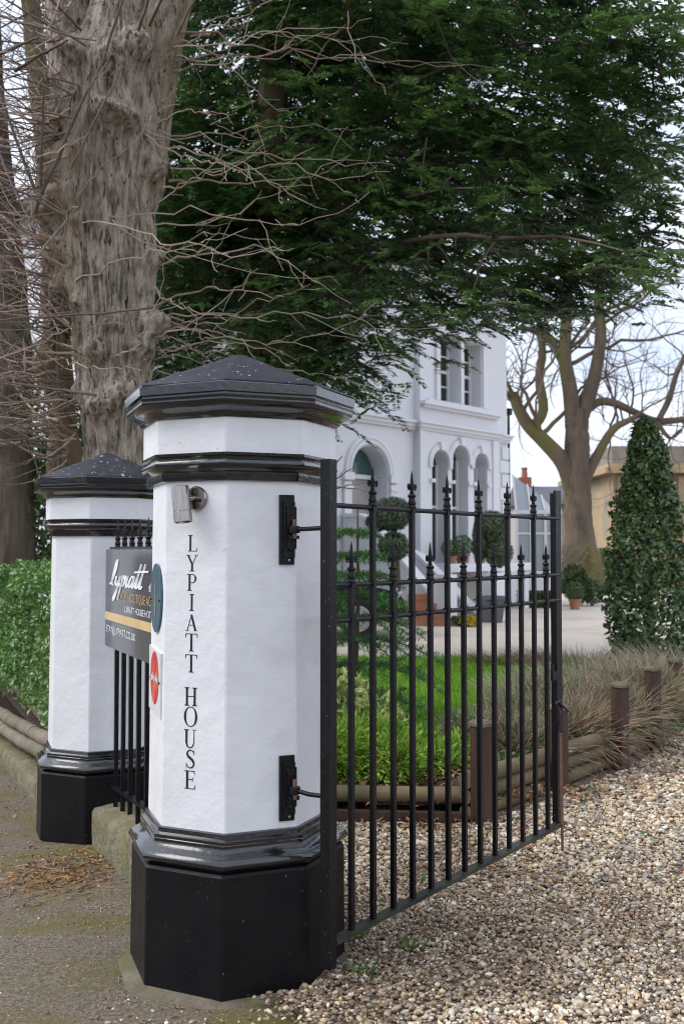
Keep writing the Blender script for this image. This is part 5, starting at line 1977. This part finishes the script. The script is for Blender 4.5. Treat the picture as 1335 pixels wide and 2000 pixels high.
# entrance steps with sloping side walls
steps = thing('entrance_steps', 'white flight of entrance steps with sloping side walls before the villa door', 'steps', fp(-1.5, .05, .8))
for t0, dz in ((-2.42, 0), (-.80, .72)):
    mb = MB()
    mb.prism([(-.12, .03), (2.3, .03), (2.3, max(.60 - dz, .1)), (2.0, max(.62 - dz, .12)), (.55, 2.02 - dz), (.30, 2.12 - dz), (-.12, 2.12 - dz)], fp(t0, 0, 0), FN, up3, FD, .18)
    sw = obj('side_wall', mb, M['house'], steps)
    mb = MB()
    mb.prism([(2.05, max(.62 - dz, .125)), (2.05, max(.70 - dz, .19)), (.55, 2.11 - dz), (.28, 2.20 - dz), (-.10, 2.20 - dz), (-.10, 2.125 - dz), (.30, 2.125 - dz), (.56, 2.025 - dz)], fp(t0 - .04, 0, 0), FN, up3, FD, .26)
    obj('coping', mb, M['housetrim'], sw)
    fbox('newel', t0 - .06, t0 + .26, .03, 1.0, 2.2, 2.52, M['housetrim'], steps)
for k in range(8):
    fbox('step', -2.235, -.805, .03, 1.15 - k * .14, .15 + k * .24 if k else -.10, .39 + k * .24, M['beige'], steps)

# lamp, potted balls and topiary
def ball_plant(name, label, c_, r_, mt, pot, L_, grp, dens=5000):
    t_ = thing(name, label, 'topiary', V3(c_), grp)
    mb_ = MB()
    mb_.lathe(V3(c_), [(r_ * .48, 0), (r_ * .66, r_ * .95), (r_ * .74, r_ * .97), (r_ * .74, r_ * 1.12), (r_ * .6, r_ * 1.12), (0, r_ * 1.05)], 16)
    obj('pot', mb_, pot, t_, 40)
    n_ = int(dens * r_ * r_)
    d_ = rdir(n_)
    p = V3(c_) + np.array([0, 0, r_ * 1.95]) + d_ * (r_ * (.86 + .18 * rng.random(n_)))[:, None]
    obj('foliage', leaves(p, unit(d_ * .7 + rdir(n_)), d_, L_, L_ * .55, .2), mt, t_)
    mb_ = MB()
    mb_.tube([V3(c_) + np.array([0, 0, r_ * .9]), V3(c_) + np.array([0, 0, r_ * 1.9])], r_ * .1, 6)
    obj('stem', mb_, M['twigdark'], t_)
    return t_


for t_, r_, lab in ((1.05, .20, 'clipped box ball in a terracotta pot on the left of the villa ledge'), (1.52, .235, 'rounder green box ball in a terracotta pot on the villa ledge'), (2.2, .2, 'box ball pot at the right end of the villa ledge')):
    ball_plant('box_ball', lab, fp(t_ - .55, 1.10, .45), r_, M['box'], M['terra'], .05, 'box balls in pots on the ledge', 16000)


def cloud_topiary(name, label, base, trunk, balls, mt, pot=None):
    t_ = thing(name, label, 'topiary', V3(base), 'cloud pruned topiary trees')
    mb_ = MB()
    mb_.tube(trunk, np.linspace(.05, .03, len(trunk)), 7)
    obj('trunk', mb_, M['barkdark'], t_, 60)
    for c_, rd in balls:
        rd = V3(rd)
        n_ = int(5200 * (rd[0] * rd[2]) / .16)
        d_ = rdir(n_)
        p = V3(c_) + d_ * rd * (.75 + .3 * rng.random(n_))[:, None] * (.85 + .3 * fbm(d_ * 2 + V3(c_), 3, 3))[:, None]
        obj('foliage', leaves(p, unit(d_ * .5 + rdir(n_)), d_, rng.uniform(.05, .08, n_), .03, .2), mt, t_)


Yt = 17.8
cloud_topiary('cloud_topiary', 'cloud pruned topiary of two stacked balls before the villa door', at(775, 1215, Yt) * np.array([1, 1, 0]) + np.array([0, 0, .06]),
              [at(780, 1210, Yt), at(776, 1110, Yt), at(773, 1050, Yt), at(768, 1000, Yt)], [(at(766, 1003, Yt), (.36, .36, .30)), (at(768, 1067, Yt), (.28, .28, .25)), (at(735, 1020, Yt), (.2, .2, .16))], M['topiary'])
Yt = 20.2
cloud_topiary('cloud_topiary', 'taller cloud pruned topiary before the right end of the villa', at(965, 1200, Yt) * np.array([1, 1, 0]) + np.array([0, 0, .06]),
              [at(966, 1195, Yt), at(963, 1110, Yt), at(960, 1050, Yt), at(962, 1010, Yt)], [(at(958, 1025, Yt), (.32, .32, .28)), (at(972, 1078, Yt), (.27, .27, .30)), (at(936, 1050, Yt), (.14, .14, .5)), (at(966, 1048, Yt), (.2, .2, .2))], M['topiary'])
# terracotta brick steps, planter, yellow flowers
tb = thing('brick_steps', 'terracotta brick garden steps beside the white stair wall', 'steps', at(830, 1205, 18.6))
b0 = at(830, 1205, 18.6)
for k, (w_, z0, z1, dx) in enumerate(((.42, .06, .16, .10), (.32, .16, .30, .02), (.26, .30, .46, -.05), (.18, .46, .62, -.1))):
    mb = MB()
    mb.box((b0[0] + dx, 18.6 + k * .16, (z0 + z1) / 2), (w_, .3, (z1 - z0) / 2))
    obj('step', mb, M['terra'], tb)
pb_ = at(958, 1200, 19.4)
mb = MB()
mb.lathe((pb_[0], 19.4, .06), [(.30, 0), (.36, .30), (.39, .44), (.41, .44), (.41, .50), (.35, .50), (.33, .42), (0, .42)], 4, np.array([[.8, .6, 0], [-.6, .8, 0], [0, 0, 1]]))
t = thing('square_planter', 'dark grey square planter in front of the villa', 'planter', (pb_[0], 19.4, .06))
obj('tub', mb, M['planter'], t)
mb = MB()
mb.box((pb_[0], 19.4, .49), (.24, .24, .012), np.array([[.8, .6, 0], [-.6, .8, 0], [0, 0, 1]]))
obj('compost', mb, M['soil'], t)
yb = at(917, 1195, 18.2)
t = leafy('yellow_flowers', 'patch of yellow flowers on the court before the villa', 'flowers', (yb[0], 18.2, .06), [((yb[0], 18.2, .16), (.20, .15, .10))], M['yellow'], .05, .04, 9000, stem=False, parts='petals')
leafy('low_plant', 'small green plant around the yellow flowers', 'plant', (yb[0] - .1, 18.3, .06), [((yb[0] - .16, 18.4, .15), (.2, .2, .1))], M['shrub'], .06, .03, 5000, stem=False)

# conservatory to the right of the villa
cv = thing('conservatory', 'pale glazed lean to conservatory at the right end of the villa', 'conservatory', at(1045, 1170, 26.5))
Yc = 26.5
cx0, cx1 = at(1008, 1100, Yc)[0], at(1092, 1100, Yc)[0]
zt0, zt1, ze = at(1008, 930, Yc)[2], at(1092, 990, Yc)[2], at(1050, 1000, Yc)[2]
mb = MB()
mb.box(((cx0 + cx1) / 2, Yc + .8, .45), ((cx1 - cx0) / 2, .8, .42))
obj('dwarf_wall', mb, M['house'], cv)
mb = MB()
mb.box(((cx0 + cx1) / 2, Yc - .03, ze), ((cx1 - cx0) / 2 + .05, .06, .05))
obj('eaves_beam', mb, M['sash'], cv)
for k in range(4):
    x_ = cx0 + (cx1 - cx0) * k / 3
    mb = MB()
    mb.box((x_, Yc - .02, (.87 + ze) / 2), (.035, .04, (ze - .87) / 2))
    obj('mullion', mb, M['sash'], cv)
    if k < 3:
        mb = MB()
        mb.box((x_ + (cx1 - cx0) / 6, Yc, (.87 + ze) / 2), ((cx1 - cx0) / 6 - .038, .01, (ze - .87) / 2 - .02))
        obj('pane', mb, M['glasspale'] if 'glasspale' in M else M['fanglass'], cv)
mb = MB()
mb.box(((cx0 + cx1) / 2, Yc - .025, 1.9), ((cx1 - cx0) / 2 - .04, .03, .025))
obj('transom', mb, M['sash'], cv)
for k in range(3):
    a_, b_ = k / 3, (k + 1) / 3
    zz0 = ze + .05 + (zt0 - ze) * (1 - a_) ** .8
    zz1 = ze + .05 + (zt0 - ze) * (1 - b_) ** .8
    mb = MB()
    mb.add([(cx0 + (cx1 - cx0) * (a_ + .02), Yc, ze + .052), (cx0 + (cx1 - cx0) * (b_ - .02), Yc, ze + .052), (cx0 + (cx1 - cx0) * (b_ - .02), Yc + .5, zz1), (cx0 + (cx1 - cx0) * (a_ + .02), Yc + .5, zz0)], [(0, 1, 2, 3)])
    obj('roof_pane', mb, M['glasspale'], cv)
    mb = MB()
    mb.bar((cx0 + (cx1 - cx0) * a_, Yc, ze + .05), (cx0 + (cx1 - cx0) * a_, Yc + .5, zz0 + .02), .05, .05)
    obj('roof_bar', mb, M['sash'], cv)
# distant slate roofed house with red chimney
Yh = 48
hx0, hx1 = at(1022, 950, Yh)[0], at(1120, 950, Yh)[0]
hh = thing('distant_house', 'distant slate roofed house with a red chimney pot behind the conservatory', 'house', (hx0 + 1, Yh, 0))
ze_, zr_ = at(1050, 985, Yh)[2], at(1050, 945, Yh)[2]
mb = MB()
mb.box(((hx0 + hx1) / 2, Yh + 2, ze_ / 2), ((hx1 - hx0) / 2, 2, ze_ / 2))
obj('wall', mb, M['beige'], hh)
mb = MB()
mb.prism([(-.3, ze_), (4.3, ze_), (2, zr_)], (hx0 - .2, Yh, 0), (0, 1, 0), (0, 0, 1), (1, 0, 0), hx1 - hx0 + .4)
rf = obj('roof', mb, M['slate'], hh)
mb = MB()
mb.box((hx0 + .4, Yh + 2, zr_ + .1), (.3, .3, .35))
mb.lathe((hx0 + .4, Yh + 2, zr_ + .45), [(.16, 0), (.13, .4), (.16, .42), (.16, .5)], 10)
obj('chimney', mb, M['tile'], rf)

# yellow sandstone building on the right
Ys = 40
sx0, sx1 = at(1183, 900, Ys)[0], at(1183, 900, Ys)[0] + 12
sb = thing('sandstone_building', 'yellow sandstone building with grey cornice behind the holly', 'building', (sx0 + 4, Ys, 0))
zc1, zc0 = at(1250, 868, Ys)[2], at(1250, 925, Ys)[2]
mb = MB()
mb.box(((sx0 + sx1) / 2 + .3, Ys + 4, zc0 / 2), ((sx1 - sx0) / 2, 3.9, zc0 / 2))
obj('wall', mb, M['sandstone'], sb)
mb = MB()
mb.box(((sx0 + sx1) / 2 + .3, Ys + 4, zc0 + .12), ((sx1 - sx0) / 2 + .45, 4.4, .12))
mb.box(((sx0 + sx1) / 2 + .3, Ys + 4, zc0 + .32), ((sx1 - sx0) / 2 + .25, 4.2, .08))
obj('cornice', mb, M['sandstone'], sb)
mb = MB()
mb.box(((sx0 + sx1) / 2 + .3, Ys + 4.2, (zc0 + .4 + zc1) / 2), ((sx1 - sx0) / 2 - .1, 3.6, (zc1 - zc0 - .4) / 2))
obj('parapet', mb, M['sandtrim'], sb)
for k in range(5):
    x_ = sx0 + .8 + k * 2.4
    mb = MB()
    mb.box((x_, Ys + .02, zc0 / 2 - .05), (.35, .14, zc0 / 2 - .06))
    obj('pilaster', mb, M['sandstone'], sb)
    wdw = MB()
    wdw.box((x_ + 1.2, Ys + .09, 2.6), (.5, .02, .9))
    wo = obj('window', wdw, M['glass'], sb)
    mb = MB()
    mb.box((x_ + 1.2, Ys + .05, 2.6), (.5, .03, .03))
    obj('glazing_bar', mb, M['sash'], wo)


# ------------------------------------------------------------------ big bare tree right of the house
def grow(mb_, p0, d_, L_, r_, lev, twm):
    k = 7
    p = [V3(p0)]
    dv = unit(d_)
    for _ in range(k):
        dv = unit(dv + rng.normal(0, .20, 3) + np.array([0, 0, .05]))
        p.append(p[-1] + dv * L_ / k)
    p = np.array(p)
    rr_ = np.linspace(r_, r_ * .55, k + 1)
    (mb_ if lev > 1 else twm).tube(p, rr_, 7 if lev > 1 else 4, cap=False)
    if lev == 0:
        return
    for j in range(3 if lev > 1 else 4):
        q_ = rng.integers(2, k + 1)
        a_ = rdir(1)[0]
        nd = unit(unit(p[q_] - p[q_ - 1]) * .8 + a_ * .8 + np.array([0, 0, .1]))
        grow(mb_, p[q_], nd, L_ * rng.uniform(.5, .78), rr_[q_] * .62, lev - 1, twm)
    grow(mb_, p[-1], dv, L_ * .7, rr_[-1], lev - 1, twm)


YB = 31.0
q = lambda px, py, dy=0.: at(px, py, YB + dy)
hw = YB / 1944
bt = thing('bare_plane_tree', 'large leafless tree with spreading limbs right of the villa', 'tree', q(1135, 1160) * np.array([1, 1, 0]))
tpath = [q(1140, 1165) * np.array([1, 1, 0]), q(1136, 1120), q(1130, 1030), q(1126, 930), q(1126, 860), q(1124, 800)]
obj('trunk', bark_tube(tpath, V3([35, 30, 27, 25, 23, 20]) * hw, 60, 90, .06, 6, 12, [(.2, 1.5, .5, .18), (.12, 2.5, .5, .2), (.25, .6, .5, .15)]), M['barkplane'], bt, 180)
limbs = [([(1118, 960), (1100, 905), (1060, 860), (1030, 830), (1008, 790), (1003, 765)], [17, 17, 15, 13, 11, 9]),
         ([(1040, 835), (1060, 800), (1052, 740), (1058, 690), (1050, 650), (1010, 640)], [11, 10, 9, 8, 7, 5]),
         ([(1120, 830), (1112, 760), (1102, 700), (1104, 640), (1108, 560), (1100, 450)], [18, 15, 13, 11, 9, 6]),
         ([(1104, 720), (1090, 690), (1062, 650), (1045, 610), (1020, 540)], [10, 9, 8, 6, 4]),
         ([(1130, 820), (1150, 770), (1165, 710), (1172, 650), (1168, 590), (1180, 480)], [17, 14, 12, 11, 10, 7]),
         ([(1140, 940), (1165, 890), (1195, 840), (1225, 822), (1250, 810)], [11, 10, 8, 6, 5]),
         ([(1145, 800), (1170, 785), (1200, 788), (1240, 806), (1280, 822), (1340, 818), (1400, 800)], [9, 8, 8, 7, 7, 6, 5]),
         ([(1285, 820), (1305, 780), (1320, 730), (1340, 690), (1370, 640)], [6, 6, 5, 5, 4]),
         ([(1280, 822), (1300, 850), (1312, 855), (1330, 840)], [5, 4, 3, 3])]
lm = MB()
tw = MB()
for pl, rd in limbs:
    dz = rng.uniform(-.6, .6)
    p = catmull(np.array([q(a, b, dz * k_ / len(pl)) for k_, (a, b) in enumerate(pl)]), 4)
    r_ = np.interp(np.linspace(0, 1, len(p)), np.linspace(0, 1, len(rd)), rd) * hw
    mb = MB()
    mb.tube(p, r_, 10, cap=True)
    obj('limb', mb, M['barkplane'], bt, 60)
    for _ in range(7):
        j = rng.integers(len(p) // 3, len(p))
        dv = unit(p[min(j + 1, len(p) - 1)] - p[max(j - 1, 0)])
        grow(lm, p[j], unit(dv * .5 + rdir(1)[0] * .9), rng.uniform(1.2, 2.8), r_[j] * .35, 2, tw)
o_ = obj('branches', lm, M['barkplane'], bt, 60)
o_['kind'] = 'stuff'
o_ = obj('twigs', tw, M['twigdark'], bt, 60)
o_['kind'] = 'stuff'

# holly cone
Yh_ = 11.4
hb0 = at(1268, 1240, Yh_) * np.array([1, 1, 0]) + np.array([0, 0, .06])
hol = thing('holly_tree', 'dark glossy conical holly at the right edge', 'tree', hb0)
zt_, zb_ = at(1255, 815, Yh_)[2], .25
n_ = 7400
hgt = rng.random(n_) ** 1.15
prof = np.interp(hgt, [0, .12, .4, .7, .88, .96, 1], [.38, .47, .45, .31, .20, .12, .03])
a_ = rng.uniform(0, 6.28, n_)
rr_ = prof * (.45 + .55 * rng.random(n_) ** .5) * (.56 + .92 * fbm(np.stack([np.cos(a_) * 2.2, np.sin(a_) * 2.2, hgt * 8], -1), 3, 9))
p = np.stack([hb0[0] + np.cos(a_) * rr_ - .03 * hgt, hb0[1] + np.sin(a_) * rr_, zb_ + hgt * (zt_ - zb_)], -1)
d_ = np.stack([np.cos(a_), np.sin(a_), np.full(n_, .2)], -1)
obj('foliage', leaves(p, unit(d_ * .6 + rdir(n_)), unit(d_ + rdir(n_) * .8 + up3 * .4), rng.uniform(.065, .115, n_), rng.uniform(.034, .055, n_), .3), M['hollylight'], hol)
mb = MB()
mb.tube(wiggle(hb0, np.array([hb0[0], hb0[1], zt_ - .1]), 12, .01), np.linspace(.05, .01, 12), 7)
obj('trunk', mb, M['barkdark'], hol)

# shrubs below the bare tree, low hedge by the conservatory
Yq = 25.0
for lab, bl, mt, mname in (('rounded green shrub at the foot of the bare tree', [((1128, 1150), (.42, .4, .40)), ((1122, 1120), (.3, .3, .25))], 'shrub', 'garden_shrub'),
                           ('paler green shrub beside the bare tree trunk', [((1155, 1155), (.30, .3, .34))], 'topiary', 'garden_shrub'),
                           ('dark bush behind the bare tree trunk', [((1190, 1120), (.9, .6, .9)), ((1090, 1130), (.5, .5, .6))], 'holly', 'garden_shrub')):
    Yv = Yq if mt != 'holly' else 33
    bl3 = [(at(x_, y_, Yv), r3) for (x_, y_), r3 in bl]
    leafy(mname, lab, 'shrub', bl3[0][0] * np.array([1, 1, 0]) + np.array([0, 0, .05]), bl3, M[mt], .09, .045, 2600)
for lab, px0, px1, y0, y1 in (('low clipped green hedge before the conservatory', 1015, 1085, 1155, 1188),):
    a_, b_ = at(px0, y1, 24), at(px1, y1, 24)
    n_ = 5000
    p = np.stack([rng.uniform(a_[0], b_[0], n_), 24 + rng.random(n_) * .5, rng.uniform(.06, at(1050, y0, 24)[2], n_)], -1)
    t = thing('low_hedge', lab, 'hedge', (a_[0], 24, .05))
    obj('foliage', leaves(p, rdir(n_), rdir(n_) + up3, .07, .04, .2), M['box'], t)
ball_plant('potted_shrub', 'small green shrub in a terracotta pot under the bare tree', at(1122, 1190, 23.5) * np.array([1, 1, 0]) + np.array([0, 0, .06]), .22, M['shrub'], M['terra'], .07, None, 9000)
# far tree line closing the horizon
for k, (px_, lab) in enumerate(((1330, 'far dark shrubs right of the sandstone building'), (60, 'far dark shrubs behind the lime trees'))):
    c0 = at(px_, 1075, 60 if k < 1 else 26)
    leafy('far_shrubs', lab, 'shrub', c0 * np.array([1, 1, 0]), [(c0 + np.array([dx, 0, 1.2]), (3.4, 1.5, 2.6)) for dx in ((-3, -.5, 2, 5) if k < 1 else (-6, -3, -.5, 2))], M['holly'], .34, .18, 420)

# ------------------------------------------------------------------ parked car
CX, CY = at(790, 1150, 16.4)[0], 16.6
car = thing('parked_car', 'dark blue car parked on the court, its bonnet seen between the gate bars', 'car', (CX - 2.1, CY, .07))
prof = [(0, .33), (.02, .52), (.10, .66), (.28, .76), (.95, .90), (1.18, .95), (1.75, 1.36), (2.1, 1.44), (2.9, 1.42), (3.5, 1.20), (3.95, 1.02), (4.2, .98), (4.28, .60), (4.24, .32)]
sect = [(-.80, .0), (-.84, .35), (-.82, .75), (-.72, 1.0)]
vv, ff = [], []
outline = catmull(prof, 3)
for s_ in (-1, 1):
    for x_, z_ in outline:
        inset = np.interp(z_, [.3, .5, .85, 1.0, 1.44], [.03, 0, .02, .08, .26]) + np.interp(x_, [0, .35, 4.0, 4.28], [.16, 0, 0, .12])
        vv.append((CX - x_, CY + s_ * (.86 - inset), z_ + .06))
m_ = len(outline)
ff += [tuple(range(m_)), tuple(range(m_, 2 * m_))[::-1]] + [(i_, m_ + i_, m_ + (i_ + 1) % m_, (i_ + 1) % m_) for i_ in range(m_)]
obj('body', MB().add(vv, ff), M['carpaint'], car, 32)
for s_ in (-1, 1):
    yy = lambda z_: CY + s_ * (.865 - np.interp(z_, [.85, 1.0, 1.44], [.02, .08, .26]) + .004)
    for (xa, xb) in ((1.32, 2.35), (2.42, 3.45)):
        mb = MB()
        xt0, xt1 = (1.78, xb) if xa < 2 else (xa, 3.2)
        mb.add([(CX - xa, yy(.98), 1.02), (CX - xb, yy(.98), 1.02), (CX - xt1, yy(1.34), 1.38), (CX - xt0, yy(1.34), 1.38)], [(0, 1, 2, 3)])
        obj('side_window', mb, M['glass'], car)
    mb = MB()
    c_ = np.array([CX - .16, CY + s_ * .60, .70])
    mb.lathe(c_, [(.0, -.05), (.10, -.04), (.13, 0), (.10, .05), (0, .07)], 14, np.array([[0, 1.35, 0], [.5, 0, .8], unit(np.array([1, s_ * .3, .45]))]))
    obj('headlight', mb, M['lamp'], car, 60)
    for xw in (.78, 3.42):
        w_c = np.array([CX - xw, CY + s_ * .80, .37])
        A = np.array([[1, 0, 0], [0, 0, 1], [0, s_, 0]], float)
        mb = MB()
        mb.lathe(w_c, [(.20, -.10), (.30, -.10), (.315, -.06), (.315, .05), (.30, .075), (.215, .078), (.21, .04)], 28, A, cap=False)
        wh = obj('wheel', mb, M['tyre'], car, 40)
        mb = MB()
        mb.lathe(w_c, [(.212, .03), (.205, .07), (.19, .072), (.18, .03), (.0, .025)], 24, A, cap=False)
        for k in range(5):
            an = k * 2 * math.pi / 5
            dvec = A[0] * math.cos(an) + A[1] * math.sin(an)
            mb.bar(w_c + A[2] * .055, w_c + dvec * .19 + A[2] * .055, .05, .025)
        mb.lathe(w_c, [(.05, .04), (.045, .075), (0, .078)], 12, A)
        obj('rim', mb, M['alloy'], wh, 40)
mb = MB()
mb.add([(CX - 1.24, CY - .66, 1.06), (CX - 1.24, CY + .66, 1.06), (CX - 1.76, CY + .55, 1.445), (CX - 1.76, CY - .55, 1.445)], [(0, 1, 2, 3)])
obj('windscreen', mb, M['glass'], car)
mb = MB()
mb.box((CX - .012, CY, .50), (.025, .45, .07))
obj('grille', mb, M['tyre'], car)

# leafless shrub reaching past the near pillar
sb0 = np.array([-.25, 4.75, .02])
t = thing('leafless_shrub', 'thin leafless twigs reaching past the near pillar above the gate', 'shrub', sb0)
mb = MB()
for a, b in (((655, 958), (745, 935)), ((655, 938), (700, 905)), ((655, 905), (668, 890)), ((650, 950), (715, 960))):
    A_, B_ = at(*a, 4.5), at(*b, 4.4)
    st = sb0 + np.array([rng.normal(0, .05), 0, 0])
    mid = A_ + np.array([-.10, .05, -.10])
    p = np.concatenate([wiggle(st, mid, 8, .02), wiggle(A_, B_, 7, .05)])
    mb.tube(p, np.linspace(.006, .0016, len(p)), 5, cap=False)
o_ = obj('twigs', mb, M['twigdark'], t)
